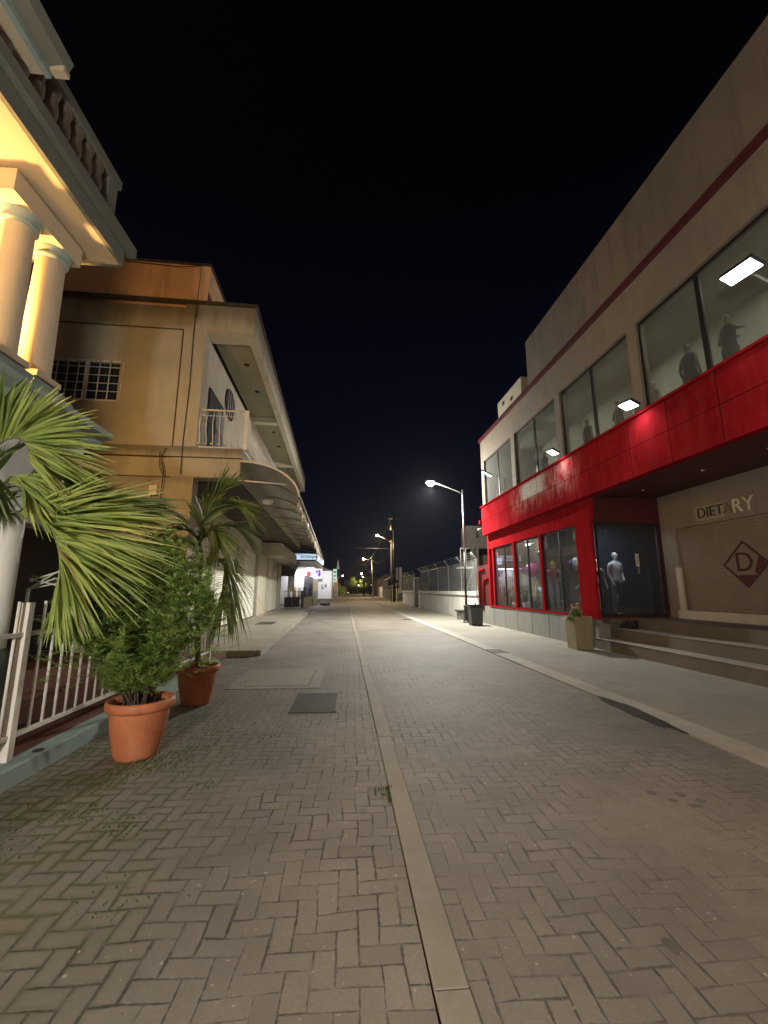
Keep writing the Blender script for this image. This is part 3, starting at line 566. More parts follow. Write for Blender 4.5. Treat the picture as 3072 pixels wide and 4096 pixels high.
# ---------------------------------------------------------------- planter at steps, plants
pl = thing('stone_planter', 'tall square tan concrete planter at the corner of the entry steps', 'planter', (6.1, 11.75, 0), 'R')
pb = MB(); z0_, z1_ = 0.004, .88
def frustum(mb, cx, cy, a0, a1, z0, z1, b0=None, b1=None):
    b0 = b0 or a0; b1 = b1 or a1
    v = [(cx-a0, cy-b0, z0), (cx+a0, cy-b0, z0), (cx+a0, cy+b0, z0), (cx-a0, cy+b0, z0), (cx-a1, cy-b1, z1), (cx+a1, cy-b1, z1), (cx+a1, cy+b1, z1), (cx-a1, cy+b1, z1)]
    return mb.add(v, [(0,3,2,1),(0,1,5,4),(1,2,6,5),(2,3,7,6),(3,0,4,7)])
px, py = 6.12, 11.72
frustum(pb, px, py, .235, .262, z0_, z1_)
pb.add([(px-.262, py-.262, z1_), (px+.262, py-.262, z1_), (px+.262, py+.262, z1_), (px-.262, py+.262, z1_), (px-.22, py-.22, z1_-.001), (px+.22, py-.22, z1_-.001), (px+.22, py+.22, z1_-.001), (px-.22, py+.22, z1_-.001)], [(0,1,5,4),(1,2,6,5),(2,3,7,6),(3,0,4,7)])
pb.build('box', M['planter'], pl); MB().box(px-.22, px+.22, py-.22, py+.22, .80, .84).build('soil', M['soil'], pl)
def tuft(cx, cy, z, n, r, h, rnd, w=.012, droop=.4):
    m = MB()
    for i in range(n):
        a = rnd.uniform(0, 6.28); l = rnd.uniform(.5, 1)*r; hh_ = rnd.uniform(.4, 1)*h; p0 = Vector((cx+rnd.uniform(-.08, .08), cy+rnd.uniform(-.08, .08), z)); d = Vector((math.cos(a), math.sin(a), 0)); s = Vector((-math.sin(a), math.cos(a), 0))*w
        p1 = p0+d*l*.5+Vector((0, 0, hh_)); p2 = p0+d*l+Vector((0, 0, hh_*(1-droop*rnd.uniform(.5, 2)))); m.add([p0-s*.3, p0+s*.3, p1+s, p1-s, p2], [(0,1,2,3), (3,2,4)])
    return m
rt_ = random.Random(4)
fp = thing('flowering_plant', 'small leafy plant with orange blooms in the tan planter', 'plant', (px, py, .84), 'R')
tuft(px-.05, py, .84, 120, .22, .26, rt_).build('leaves', M['leaf2'], fp); tuft(px-.25, py-.1, .80, 90, .26, .10, rt_, .008, 1.5).build('leaves', M['leaf2'], fp)
fb = MB(); [fb.ball((px-.05+rt_.uniform(-.12, .1), py+rt_.uniform(-.08, .08), 1.08+rt_.uniform(0, .16)), .028, 8, 5) for i in range(9)]; fb.build('blooms', M['orangev'], fp)
o = tuft(7.25, 11.1, .58, 260, .22, .24, rt_, .012).build('dark_plant', M['cloth_black'], None, 'R'); tag(o, 'low dark bushy plant on the second entry step', 'plant')
MM = plain('purple_plant', (.05, .02, .035), .7); o.data.materials.clear(); o.data.materials.append(MM)

# ================================================================ MANNEQUINS
def skin_mesh(joints, edges, radii, sub=2):
    me = bpy.data.meshes.new('sk'); me.from_pydata([Vector(j) for j in joints], edges, []); o = bpy.data.objects.new('sk', me); COL.objects.link(o)
    sk = o.modifiers.new('s', 'SKIN'); me.skin_vertices[0].data[0].use_root = True
    for i, r in enumerate(radii):
        me.skin_vertices[0].data[i].radius = (r, r) if not isinstance(r, tuple) else r
    su = o.modifiers.new('u', 'SUBSURF'); su.levels = su.render_levels = sub
    bpy.context.view_layer.update(); m2 = bpy.data.meshes.new_from_object(o.evaluated_get(bpy.context.evaluated_depsgraph_get())); bpy.data.objects.remove(o); return m2
def mannequin(loc, H, label, rot=0, f='R', shell='mannequin', top=None, bottom=None, pose=0, group=None, hair=None, female=True):
    k = H/1.75; j = []; e = []; r = []
    def J(p, rad, par=None):
        j.append(tuple(c*k for c in p)); r.append(tuple(c*k for c in rad) if isinstance(rad, tuple) else rad*k)
        if par is not None: e.append((par, len(j)-1))
        return len(j)-1
    sw = .19 if female else .22
    pel = J((0, 0, .95), (.135, .10)); ws = J((0, 0, 1.10), (.105, .085) if female else (.125, .09), pel); ch = J((0, .0, 1.30), (.135, .10), ws); nk0 = J((0, .01, 1.44), (.065, .06), ch); nk = J((0, 0, 1.50), .046, nk0); hd0 = J((0, -.01, 1.58), (.068, .078), nk); hd1 = J((0, 0, 1.67), (.075, .088), hd0); J((0, .01, 1.735), (.05, .06), hd1)
    A = [((sw, 0, 1.40), (.25, .02, 1.14), (.25, -.06, .92)), ((-sw, 0, 1.40), (-.25, .03, 1.14), (-.22, -.05, .90))]
    if pose == 1: A[0] = ((sw, 0, 1.40), (.30, .06, 1.17), (.14, -.10, 1.02)); 
    if pose == 2: A = [((sw, 0, 1.40), (.33, .03, 1.20), (.16, -.14, 1.24)), ((-sw, 0, 1.40), (-.34, .02, 1.22), (-.20, -.16, 1.30))]
    for s_, (sh_, el, wr) in zip((1, -1), A):
        a = J(sh_, .052, nk0); b = J(el, .038, a); c = J(wr, .025, b); d = Vector(wr)-Vector(el); d.normalize(); w2 = Vector(wr)+d*.05; h_ = J(tuple(w2), (.038, .018), c)
        for q in range(4):
            off = Vector((0, (q-1.5)*.019, 0)); fl_ = (.070, .082, .080, .066)[q]; p1 = w2+off+d*.045; a1 = J(tuple(p1), .0095, h_); J(tuple(p1+d*fl_*.55+Vector((-s_*.012, 0, -.002))), .0075, a1)
        t1 = J(tuple(Vector(wr)+d*.03+Vector((0, -.035, 0))), .010, h_); J(tuple(Vector(wr)+d*.07+Vector((-s_*.008, -.052, 0))), .0085, t1)
    for s_ in (1, -1):
        y_ = .04*s_ if pose != 2 else .0; a = J((s_*.085, 0, .88), (.085, .088), pel); kn = J((s_*.10, y_-.015, .48), .052, a); cf = J((s_*.10, y_+.01, .33), .05, kn); an = J((s_*.11, y_+.02, .085), .032, cf); ft = J((s_*.115, y_-.06, .035), (.036, .026), an); J((s_*.12, y_-.15, .022), (.032, .018), ft)
    root = thing('mannequin', label, 'mannequin', loc, f, group); root.rotation_euler[2] += rot
    me = skin_mesh(j, e, r, 1); me.materials.append(M[shell]); [setattr(p, 'use_smooth', True) for p in me.polygons]
    bo = bpy.data.objects.new('body', me); COL.objects.link(bo); bo.parent = root
    def shellpart(nm, mat, prof, n=18):
        m = MB()
        vs, fs = [], []
        for i, (z, a, b, cx_) in enumerate(prof):
            for q in range(n):
                t = 2*math.pi*q/n; vs.append(((cx_+a*math.cos(t))*k, b*math.sin(t)*k, z*k))
        for i in range(len(prof)-1):
            for q in range(n): fs.append((i*n+q, i*n+(q+1)%n, (i+1)*n+(q+1)%n, (i+1)*n+q))
        BASE['_z'] = Vector((0, 0, 0)); m.add(vs, fs, True); mm = bpy.data.meshes.new(nm); mm.from_pydata(m.v, [], m.f); [setattr(p, 'use_smooth', True) for p in mm.polygons]; mm.materials.append(M[mat]); o = bpy.data.objects.new(nm, mm); COL.objects.link(o); o.parent = root; return o
    if top: shellpart('top', top, [(.90, .175, .135, 0), (1.08, .14, .12, 0), (1.22, .155, .13, 0), (1.34, .185, .125, 0), (1.43, .19, .09, 0), (1.47, .10, .075, 0)])
    if label.find('swimwear') > 0:
        shellpart('swim_top', 'cloth_black', [(1.22, .125, .100, 0), (1.28, .150, .118, 0), (1.35, .150, .112, 0)]); shellpart('swim_bottom', 'cloth_black', [(.86, .155, .125, 0), (.92, .165, .125, 0), (.99, .150, .112, 0)])
    if bottom:
        for s_ in (1, -1): shellpart('trouser_leg', bottom, [(.10, .075, .08, s_*.108), (.45, .075, .08, s_*.10), (.75, .095, .105, s_*.088), (.95, .095, .125, s_*.075)])
    if pose == 9: pass
    if hair: shellpart('hair', hair, [(1.46, .10, .10, 0), (1.58, .10, .105, 0), (1.68, .095, .105, 0), (1.75, .06, .07, 0), (1.775, .005, .005, 0)])
    # face: nose, brows and ears on the shell
    fm_ = MB(); fm_.add([(x*k, y*k, z*k) for x, y, z in [(-.012, -.080, 1.612), (.012, -.080, 1.612), (0, -.105, 1.615), (0, -.082, 1.66)]], [(0,1,2), (0,2,3), (1,3,2)])
    for s_ in (-1, 1):
        fm_.ball((s_*.077*k, 0, 1.64*k), .022*k, 8, 5); fm_.ball((s_*.028*k, -.076*k, 1.655*k), .011*k, 8, 5, .5)
    fm_.ball((0, -.076*k, 1.588*k), .018*k, 8, 5, .4)
    mm = bpy.data.meshes.new('face'); mm.from_pydata(fm_.v, [], fm_.f); mm.materials.append(M[shell]); o = bpy.data.objects.new('face', mm); COL.objects.link(o); o.parent = root
    return root
mannequin((7.30, 15.2, .86), 1.80, 'female mannequin in a pink top and white shorts behind the shop window', R_(-40), top='cloth_pink', bottom='cloth_white', pose=1, hair='yellowv')
mannequin((7.35, 13.45, .86), 1.10, 'child mannequin in brown clothing holding both arms forward', R_(-30), top='cloth_brown', pose=2)
mannequin((6.80, 11.72, .88), 1.62, 'slim mannequin in dark swimwear right beside the red corner column', R_(0), shell='mannequin', top=None, pose=0)
mannequin((7.48, 11.85, .88), 1.84, 'tall male mannequin in white shirt and dark shorts in the entry window', R_(15), shell='mann_white', top='cloth_white', bottom='cloth_grey', pose=1, female=False)
for (y, x, H_, lab, tp, ps, rz) in [(9.6, 7.5, 1.45, 'pale bare torso mannequin behind the nearest upper windows', None, 0, 90), (8.35, 7.4, 1.75, 'mannequin in a black top behind the dark mullion of the nearest upper window', 'cloth_black', 0, 90), (7.25, 7.3, 1.72, 'dark mannequin with bent arm near the bright floodlight upstairs', 'cloth_black', 2, 70), (12.6, 7.5, 1.70, 'mannequin with dark blue garment in the middle upper window', 'cloth_black', 0, 90), (10.9, 7.4, 1.55, 'dark crouched mannequin behind the middle floodlight upstairs', 'cloth_grey', 1, 80), (15.4, 7.4, 1.5, 'small faint mannequin in the second upper window from the far end', 'cloth_grey', 0, 90)]:
    mannequin((x, y, 5.52), H_, lab, R_(rz), shell='mannequin' if tp is None else 'cloth_brown', top=tp, bottom='cloth_black' if tp == 'cloth_black' else None, pose=ps)
# swimwear
# balloons, ball, toys
def balloon(loc, r, mat, label, kind='balloon', sz=1.0):
    t = thing(kind, label, kind.replace('_', ' '), loc, 'R'); MB().ball(loc, r, 20, 12, sz).build('ball' if kind == 'beach_ball' else 'envelope', M[mat], t)
    if kind == 'balloon': MB().tube([(loc[0], loc[1], loc[2]-r*sz), (loc[0]+.03, loc[1], loc[2]-r*sz-.5), (loc[0], loc[1]+.02, .87)], .003, 4).build('string', M['white'], t)
    else: MB().tube([(loc[0], loc[1], loc[2]+r), (loc[0], loc[1], 3.5)], .003, 4).build('string', M['white'], t)
balloon((7.3, 17.0, 2.42), .27, 'b_pink', 'pink balloon tied in the middle shop window', sz=1.15); balloon((7.3, 15.85, 3.0), .22, 'b_gold', 'gold foil balloon high beside the red window post'); balloon((7.1, 13.25, 2.42), .24, 'ball', 'hanging blue and cream striped beach ball in the near shop window', 'beach_ball')
dl = thing('toy_dolphin', 'aqua inflatable dolphin standing upright in the middle shop window', 'inflatable toy', (7.1, 15.6, .86), 'R')
MB().tube([(7.1, 15.45, .88), (7.1, 15.5, 1.05), (7.1, 15.55, 1.25), (7.1, 15.65, 1.45), (7.1, 15.82, 1.60), (7.1, 16.0, 1.63), (7.1, 16.12, 1.58), (7.1, 16.25, 1.56)], [.13, .15, .16, .16, .15, .11, .05, .015], 12).build('body', M['aqua'], dl)
MB().prism([(15.35, 1.2), (15.55, 1.25), (15.3, 1.02)], 'x', 7.07, 7.12).prism([(15.7, 1.3), (15.85, 1.12), (15.62, 1.22)], 'x', 7.0, 7.03).build('fin', M['aqua'], dl); MB().ball((6.97, 15.88, 1.64), .02, 8, 5).build('eye', M['ink'], dl)
um = thing('straw_parasol', 'half open yellow straw parasol leaning beside the aqua dolphin', 'parasol', (7.3, 16.5, .86), 'R')
MB().tube([(7.3, 16.2, .87), (7.3, 16.55, 2.0)], .018, 8).build('pole', M['wood'], um); MB().lathe([(.20, -.55), (.14, -.28), (.05, -.05), (.005, .06)], (7.3, 16.5, 1.95), 16).build('canopy', M['yellowv'], um)
for (y, x, s) in ((18.6, 7.2, 1.0), (17.6, 7.25, .8)):
    t = thing('potted_palm', 'small potted palm at the foot of the far shop windows' if y > 18 else 'lower potted palm between the pink balloon and the dolphin', 'plant', (x, y, .86), 'R'); MB().lathe([(.10, 0), (.14, .22), (.12, .22), (.1, .2), (.001, .2)], (x, y, .86), 14).build('pot', M['white'], t); MB().tube([(x, y, 1.05), (x+.02, y, 1.25)], .015, 6).build('stem', M['stem'], t); tuft(x, y, 1.15*1, int(90*s), .42*s, .5*s, rt_, .016, .5).build('leaves', M['leaf2'], t)
dt = thing('toy_doll', 'small orange and white doll sitting behind the planter blooms', 'toy', (6.95, 14.0, .86), 'R'); MB().lathe([(.001, 0), (.10, .02), (.11, .12), (.06, .24), (.03, .26)], (6.95, 14.0, .87), 12).build('body', M['orangev'], dt); MB().ball((6.95, 14.0, 1.2), .085, 12, 8).build('head', M['mannequin'], dt)
o = MB().lathe([(.001, 0), (.13, .02), (.15, .25), (.10, .48), (.04, .55), (.001, .56)], (7.0, 12.75, .87), 14).build('orange_bag', M['orangev'], None, 'R'); tag(o, 'orange beach bag beside the child mannequin at the red column', 'bag')
o = MB().box(6.668, 6.674, 18.55, 19.2, 2.75, 3.05).build('window_notice', M['lavender'], None, 'R'); tag(o, 'pale lavender paper stuck in the farthest shop window', 'notice')
fr_ = thing('picture_frame', 'small framed picture hanging in the far shop window above the lavender paper', 'frame', (6.9, 18.95, 3.1), 'R'); MB().box(6.9, 6.92, 18.72, 19.15, 3.12, 3.16).box(6.9, 6.92, 18.72, 19.15, 3.45, 3.49).box(6.9, 6.92, 18.72, 18.76, 3.16, 3.45).box(6.9, 6.92, 19.11, 19.15, 3.16, 3.45).build('border', M['white'], fr_); MB().box(6.905, 6.915, 18.76, 19.11, 3.16, 3.45).build('picture', M['cloth_grey'], fr_)
ws_ = thing('window_spotlight', 'small cluster of lit white spots at the top of the middle shop window', 'spotlight', (7.0, 16.55, 3.4), 'R'); MB().box(6.95, 7.2, 16.3, 16.8, 3.46, 3.50).build('track', M['white'], ws_)
for q in range(3): MB().ball((7.0, 16.4+q*.15, 3.42), .04, 10, 6).build('bulb', emis('shop_spot', (.9, 1, .98), 6) if q == 0 else bpy.data.materials['shop_spot'], ws_)
lamp('spot_light', 'POINT', (7.0, 16.55, 3.3), 6, (.9, 1, .95), ws_, shadow_soft_size=.08)

# ================================================================ LEFT BUILDING 2 (frame L, beige, overhanging roof)
lb = thing('shutter_shop_building', 'beige two-storey building with overhanging roof, balcony and white roller shutters', 'building', (-4.1, 10.8, 0), 'L')
def lp(n, mb, m, par=None, **k): return mb.build(n, M[m], par or lb, **k)
lp('side_wall', MB().box(-14, -4.68, 10.8, 11.0, 0, 6.43).box(-14, -7.95, 10.8, 11.0, 6.43, 7.57).box(-6.12, -4.68, 10.8, 11.0, 6.43, 7.57).box(-14, -4.68, 10.8, 11.0, 7.57, 9.3), 'beige')
lp('corner_pier', MB().box(-4.68, -4.1, 10.78, 11.2, 0, 4.45).box(-4.68, -4.1, 10.78, 11.2, 5.25, 8.62), 'beige')
lp('balcony_slab', MB().box(-4.68, -2.95, 10.78, 29.8, 4.45, 4.97).box(-4.70, -2.92, 10.76, 29.8, 5.0, 5.25), 'beige')
lp('slab_groove', MB().box(-14, -2.98, 10.79, 10.86, 4.965, 5.005).box(-14, -4.68, 10.79, 10.80, 4.44, 4.46), 'mould')
lp('wall_groove', MB().box(-4.70, -4.665, 10.775, 10.79, 5.26, 8.62).box(-9, -4.7, 10.785, 10.8, 8.60, 8.63), 'mould')
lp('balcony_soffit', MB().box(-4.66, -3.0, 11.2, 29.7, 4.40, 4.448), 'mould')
lp('upper_street_wall', MB().box(-4.30, -4.12, 11.2, 29.8, 5.25, 8.62), 'beige2')
lp('roof_beam', MB().box(-4.68, -2.80, 10.78, 11.4, 8.62, 9.40).box(-3.02, -2.80, 11.4, 30.0, 8.62, 9.40), 'beige')
lp('roof_slab', MB().box(-14, -2.86, 10.9, 30.0, 9.20, 9.36), 'beige'); lp('ceiling', MB().box(-4.12, -3.02, 11.4, 29.9, 8.85, 8.95), 'soffit')
lp('ceiling_beam', MB().box(-4.12, -3.03, 17.2, 17.5, 8.62, 8.849).box(-4.12, -3.03, 23.6, 23.9, 8.62, 8.849).box(-4.12, -3.03, 29.5, 29.8, 8.62, 8.849), 'beige2')
lp('roof_edge', MB().box(-9.5, -2.74, 10.70, 10.84, 9.402, 9.48).box(-2.86, -2.74, 10.84, 30.05, 9.402, 9.48), 'mould')
lp('attic_wall', MB().box(-14, -4.2, 11.0, 30, 9.40, 10.80), 'orange'); lp('attic_edge', MB().box(-14, -4.15, 10.95, 30, 10.80, 10.86), 'mould')
lp('shop_wall', MB().box(-4.95, -4.70, 11.2, 34.0, 3.55, 4.45).box(-4.95, -4.70, 11.2, 11.6, 0, 3.55).box(-4.95, -4.70, 15.1, 15.6, 0, 3.55).box(-4.95, -4.70, 19.0, 20.2, 0, 3.55).box(-4.95, -4.62, 23.6, 26.4, 0, 3.55).box(-4.95, -4.70, 27.1, 27.9, 0, 3.55).box(-4.95, -4.70, 32.4, 34.0, 0, 3.55), 'beige2')
lp('threshold', MB().box(-4.70, -4.45, 11.2, 34.0, .12, .24), 'walk2'); lp('far_end_wall', MB().box(-14, -4.7, 33.8, 34.0, 0, 9.3), 'beige')
for i, (y0, y1, zb) in enumerate([(11.6, 15.1, .24), (15.6, 19.0, .24), (20.2, 23.6, .24), (27.9, 32.4, .24)]):
    m = MB(); n_ = 40; dz = (3.55-zb)/n_
    for q in range(n_): z = zb+q*dz; m.prism([(-4.82, z), (-4.775, z+dz*.3), (-4.775, z+dz*.7), (-4.82, z+dz)], 'y', y0, y1)
    s_ = lp('roller_shutter', m, 'shut_white'); [lp('guide_rail', MB().box(-4.80, -4.70, a-.05, a+.05, .24, 3.5), 'galv', s_) for a in (y0, y1)]
lp('door', MB().box(-4.82, -4.78, 26.42, 27.08, .24, 3.5), 'galv')
# barred side window
wn_o = lp('side_window', MB().box(-7.95, -7.90, 10.79, 10.9, 6.43, 7.57).box(-6.17, -6.12, 10.79, 10.9, 6.43, 7.57).box(-7.90, -6.17, 10.79, 10.9, 6.43, 6.47).box(-7.90, -6.17, 10.79, 10.9, 7.53, 7.57).box(-7.05, -6.98, 10.79, 10.9, 6.47, 7.53), 'rust_white')
bm_ = MB()
for q in range(1, 5): bm_.tube([(-7.93, 10.74, 6.45+q*.224), (-6.14, 10.74, 6.45+q*.224)], .012, 6)
for q in range(0, 8): bm_.tube([(-7.93+q*.2557, 10.725, 6.43), (-7.93+q*.2557, 10.725, 7.57)], .014, 6)
lp('burglar_bars', bm_, 'white', wn_o); lp('pane', MB().box(-7.9, -6.17, 10.86, 10.87, 6.47, 7.53), 'glass2', wn_o); lp('dark_room', MB().box(-8.2, -5.9, 11.3, 11.35, 6.2, 7.8), 'dark')
# oval window and balcony door
ov = MB(); ov.prism([(13.75+.50*math.cos(a)*1.25, 7.78+.52*math.sin(a)) for a in [2*math.pi*i/24 for i in range(24)] if True], 'x', -4.10, -4.085)
ow = lp('oval_window', ov, 'dark'); gb = MB()
for q in (-.3, -.1, .1, .3): gb.tube([(-4.07, 13.75+q*1.25, 7.78-.42), (-4.07, 13.75+q*1.25+.05, 7.78+.42)], .012, 5)
lp('scroll_bars', gb, 'rust_white', ow)
bd = lp('balcony_door', MB().box(-4.10, -4.07, 11.5, 12.9, 5.26, 7.3), 'dark'); lp('door_leaf', MB().box(-4.068, -4.03, 12.1, 12.9, 5.28, 6.95), 'cloth_grey', bd)
# belly balusters
def belly(x, y, dx, dy):
    pts = []
    for q in range(9):
        t = q/8; b = .10*math.sin(math.pi*min(1, (1-t)*1.25))*(1 if (1-t) < .8 else 1); pts.append((x+dx*b, y+dy*b, 5.30+t*1.0))
    return pts
rl_ = lp('balcony_railing', MB().tube([(-4.05, 10.86, 6.34), (-2.87, 10.86, 6.34), (-2.87, 29.5, 6.34)], .025, 8).tube([(-4.05, 10.86, 5.30), (-2.87, 10.86, 5.30), (-2.87, 29.5, 5.30)], .02, 8).tube([(-4.05, 10.86, 6.18), (-2.87, 10.86, 6.18)], .01, 6), 'rust_white')
[lp('rail_post', MB().box(-2.92, -2.83, y-.04, y+.04, 5.25, 6.36), 'rust_white', rl_) for y in (10.86, 15.5, 20.2, 24.9, 29.5)]
bb = MB(); [bb.tube(belly(-4.05+q*.168, 10.86, 0, -1), .014, 6) for q in range(0, 7)]; [bb.ball((-4.05+q*.168, 10.75, 5.36), .028, 8, 5) for q in range(0, 7)]; lp('baluster_front', bb, 'white', rl_)
bb = MB(); [bb.tube(belly(-2.87, 11.0+q*.13, 1, 0), .012, 5) for q in range(0, 142)]; o = lp('baluster_row', bb, 'white', rl_); o['kind'] = 'stuff'
# soffit spots
for y in (14.8, 18.9, 20.9, 25.0, 26.9, 12.9):
    o = MB().lathe([(.001, 0), (.08, 0), (.085, .03), (.001, .03)], (-3.45, y, 8.818), 14).build('soffit_light', M['black'], None, 'L'); tag(o, 'round unlit downlight under the beige roof overhang', 'downlight', 'unlit downlights under the beige roof')
# awning: curved sheet over shop front, white tube frame, hanging fringe lights
aw = thing('curved_awning', 'long curved dark awning under the balcony with white tube end frame', 'awning', (-2.2, 20, 4.0), 'L')
arc = [(-2.96+1.55*math.sin(a), 4.93-.95*(1-math.cos(a))) for a in [R_(90)*i/10*.98 for i in range(11)]]
sheet = MB()
for (xa, za), (xb, zb) in zip(arc, arc[1:]):
    sheet.add([(xa, 10.82, za), (xb, 10.82, zb), (xb, 32.0, zb), (xa, 32.0, za), (xa, 10.82, za+.03), (xb, 10.82, zb+.03), (xb, 32.0, zb+.03), (xa, 32.0, za+.03)], [(0,1,2,3), (4,7,6,5), (0,4,5,1), (3,2,6,7)], False)
M['awn'] = stained('dusty_awning_sheet', (.36, .33, .27), (.05, .04, .03), .3)
sheet.build('sheet', M['awn'], aw)
MB().tube([(x, 10.80, z) for x, z in arc], .028, 8).build('front_hoop', M['rust_white'], aw)
MB().tube([(-2.96, 10.84, 4.86), (-2.96, 10.84, 4.42), (arc[6][0]-.02, 10.84, 4.34)], .022, 8).build('end_frame', M['white'], aw)
rb_ = MB(); [rb_.tube([(x, yy, z-.03) for x, z in arc], .018, 5) for yy in (12.9, 15.0, 17.1, 19.2, 21.3, 23.4, 25.5, 27.6, 29.7, 31.8)]; [rb_.tube([(-4.6, yy, 4.38), (arc[-1][0]-.02, yy, 4.02)], .014, 5) for yy in (12.9, 15.0, 17.1, 19.2, 21.3, 23.4, 25.5, 27.6, 29.7, 31.8)]; rb_.build('rib', M['wood'], aw)
MB().tube([(arc[-1][0], 10.82, arc[-1][1]), (arc[-1][0], 32, arc[-1][1])], .03, 8).build('lip', M['wood'], aw)
ic = thing('fairy_light_fringe', 'tangled string of small unlit icicle lights hanging along the awning lip', 'string lights', (arc[-1][0], 20, 4), 'L'); icm = MB(); ri = random.Random(2); xl, zl = arc[-1]
prev_ = (xl-.02, 11.0, zl-.03)
for q in range(150):
    y = 11.0+q*.14; p = (xl-.03+ri.uniform(-.04, .02), y, zl-.04-ri.uniform(0, .08)); icm.tube([prev_, p], .005, 4, False); prev_ = p; l = ri.choice([.08, .14, .22, .3]); q1 = (p[0]+ri.uniform(-.06, .06), y+ri.uniform(-.07, .07), p[2]-l); icm.tube([p, ((p[0]+q1[0])/2+.02, (y+q1[1])/2, p[2]-l*.5), q1], .006, 4, False)
icm.build('string', plain('clear_bulb_string', (.75, .68, .55), .3, var=.1), ic)
# box bulkhead at the end of the platform, globe lamp under awning
o = MB().box(-4.69, -3.55, 24.6, 33.9, 3.55, 4.30).build('bulkhead_box', M['beige'], None, 'L'); tag(o, 'beige boxed bulkhead hanging over the last shutters under the awning', 'bulkhead')
o = thing('ceiling_fixture', 'dusty round ceiling lamp fixed under the awning near the pier', 'ceiling lamp', (-2.9, 13.2, 4.2), 'L'); MB().lathe([(.001, 0), (.14, .03), (.17, .10), (.17, .13), (.001, .13)], (-2.55, 12.9, 4.2), 16).build('dome', M['rust_white'], o)
# cables on the wall
cb = thing('wall_cables', 'dark cables and small meter box stapled to the beige side wall', 'cables', (-4.6, 10.75, 3), 'L')
MB().tube([(-4.35, 10.75, 10.6), (-4.37, 10.72, 9.5), (-4.40, 10.74, 8.5), (-4.38, 10.74, 7.0), (-4.42, 10.74, 5.4), (-4.40, 10.72, 4.5)], .010, 5).tube([(-4.35, 10.75, 10.6), (-5.0, 10.92, 10.65), (-6.5, 10.92, 10.7)], .012, 5).tube([(-4.82, 10.73, 5.2), (-4.9, 10.71, 4.9), (-4.80, 10.70, 4.55), (-4.85, 10.72, 3.5)], .012, 5).tube([(-4.95, 10.73, 5.1), (-4.93, 10.71, 4.7), (-4.80, 10.70, 4.45)], .009, 5).build('cable', M['black'], cb)
MB().box(-5.12, -4.92, 10.70, 10.79, 3.95, 4.2).build('meter_box', M['rust_white'], cb); MB().tube([(-5.08, 10.74, 3.95), (-5.08, 10.74, 3.2)], .02, 6).build('conduit', M['white'], cb)

# ================================================================ LEFT BUILDING 1 (columned, warm porch light)
nb = thing('porch_building', 'cream building with paired round columns, deep eaves and warm lit upper porch', 'building', (-4.5, 3, 0))
def np_(n, mb, m, par=None, **k): return mb.build(n, M[m], par or nb, **k)
YA = -5
np_('porch_ceiling', MB().box(-9, -3.6, YA, 5.88, 6.50, 6.60), 'cream')
np_('eave_lip', MB().box(-3.80, -3.602, YA, 5.879, 6.47, 6.499), 'cream')
np_('eave_fascia', MB().box(-3.6, -3.55, YA, 5.90, 6.47, 6.70).box(-9, -3.6, 5.881, 5.93, 6.47, 6.70), 'fascia_grey')
np_('eave_cornice', MB().box(-9, -3.46, YA, 6.05, 6.72, 6.88), 'fascia_grey')
np_('terrace_rail', MB().box(-3.75, -3.50, YA, 5.55, 7.44, 7.58).box(-3.72, -3.54, 5.33, 5.53, 6.88, 7.44).box(-9, -3.75, 5.33, 5.55, 7.44, 7.58), 'fascia_grey')
for q in range(20):
    y = 5.14-q*.22; np_('terrace_baluster', MB().lathe([(.095, 0), (.095, .05), (.075, .09), (.10, .2), (.10, .3), (.08, .42), (.098, .50), (.10, .56)], (-3.63, y, 6.88), 10), 'brownrail')
bt = MB(); [bt.lathe([(.05, 0), (.05, .04), (.035, .08), (.075, .22), (.07, .3), (.035, .44), (.05, .52), (.055, .57)], (-4.1-q*.35, 5.44, 6.88), 8) for q in range(8)]; np_('return_balusters', bt, 'brownrail')
np_('gable_roof', MB().box(-9, -3.40, YA, 3.88, 7.10, 7.2), 'cream'); np_('gable_fascia', MB().box(-3.40, -3.34, YA, 3.90, 7.08, 7.30), 'teal'); np_('gutter', MB().prism([(-3.34, 7.16), (-3.19, 7.20), (-3.15, 7.32), (-3.34, 7.32)], 'y', YA, 3.92), 'fascia_grey'); np_('gutter_spout', MB().box(-3.33, -3.18, 3.84, 3.93, 7.13, 7.19), 'cream')
np_('upper_back_wall', MB().box(-5.45, -5.3, YA, 5.6, 4.2, 6.5), 'cream'); np_('upper_door', MB().box(-5.299, -5.27, 3.2, 4.4, 4.25, 6.3), 'orange')
[np_('architrave', MB().box(-4.42, -3.98, a, b, 6.18, 6.47), 'cream') for a, b in ((4.42, 5.64), (1.7, 2.9))]
for i, y in enumerate((5.40, 4.83, 2.6, 2.0)):
    c_ = np_('column', MB().lathe([(.19, 0), (.182, .6), (.165, 1.7)], (-4.20, y, 4.32), 28), 'cream')
    np_('capital', MB().lathe([(.165, 1.70), (.20, 1.72), (.20, 1.75), (.175, 1.765), (.185, 1.80), (.215, 1.84), (.215, 1.86)], (-4.20, y, 4.32), 28), 'teal', c_); np_('plinth', MB().box(-4.42, -3.98, y-.22, y+.22, 4.26, 4.34), 'cream', c_)
np_('porch_floor', MB().box(-9, -4.0, YA, 5.75, 4.12, 4.24).box(-9, -3.9, YA, 5.78, 4.02, 4.118), 'teal')
np_('cornice', MB().prism([(-3.98, 4.02), (-3.72, 3.96), (-3.70, 3.86), (-3.52, 3.80), (-3.42, 3.78), (-3.42, 3.70), (-3.55, 3.66), (-3.58, 3.58), (-3.75, 3.55), (-3.98, 3.55)], 'y', YA, 5.95), 'teal')
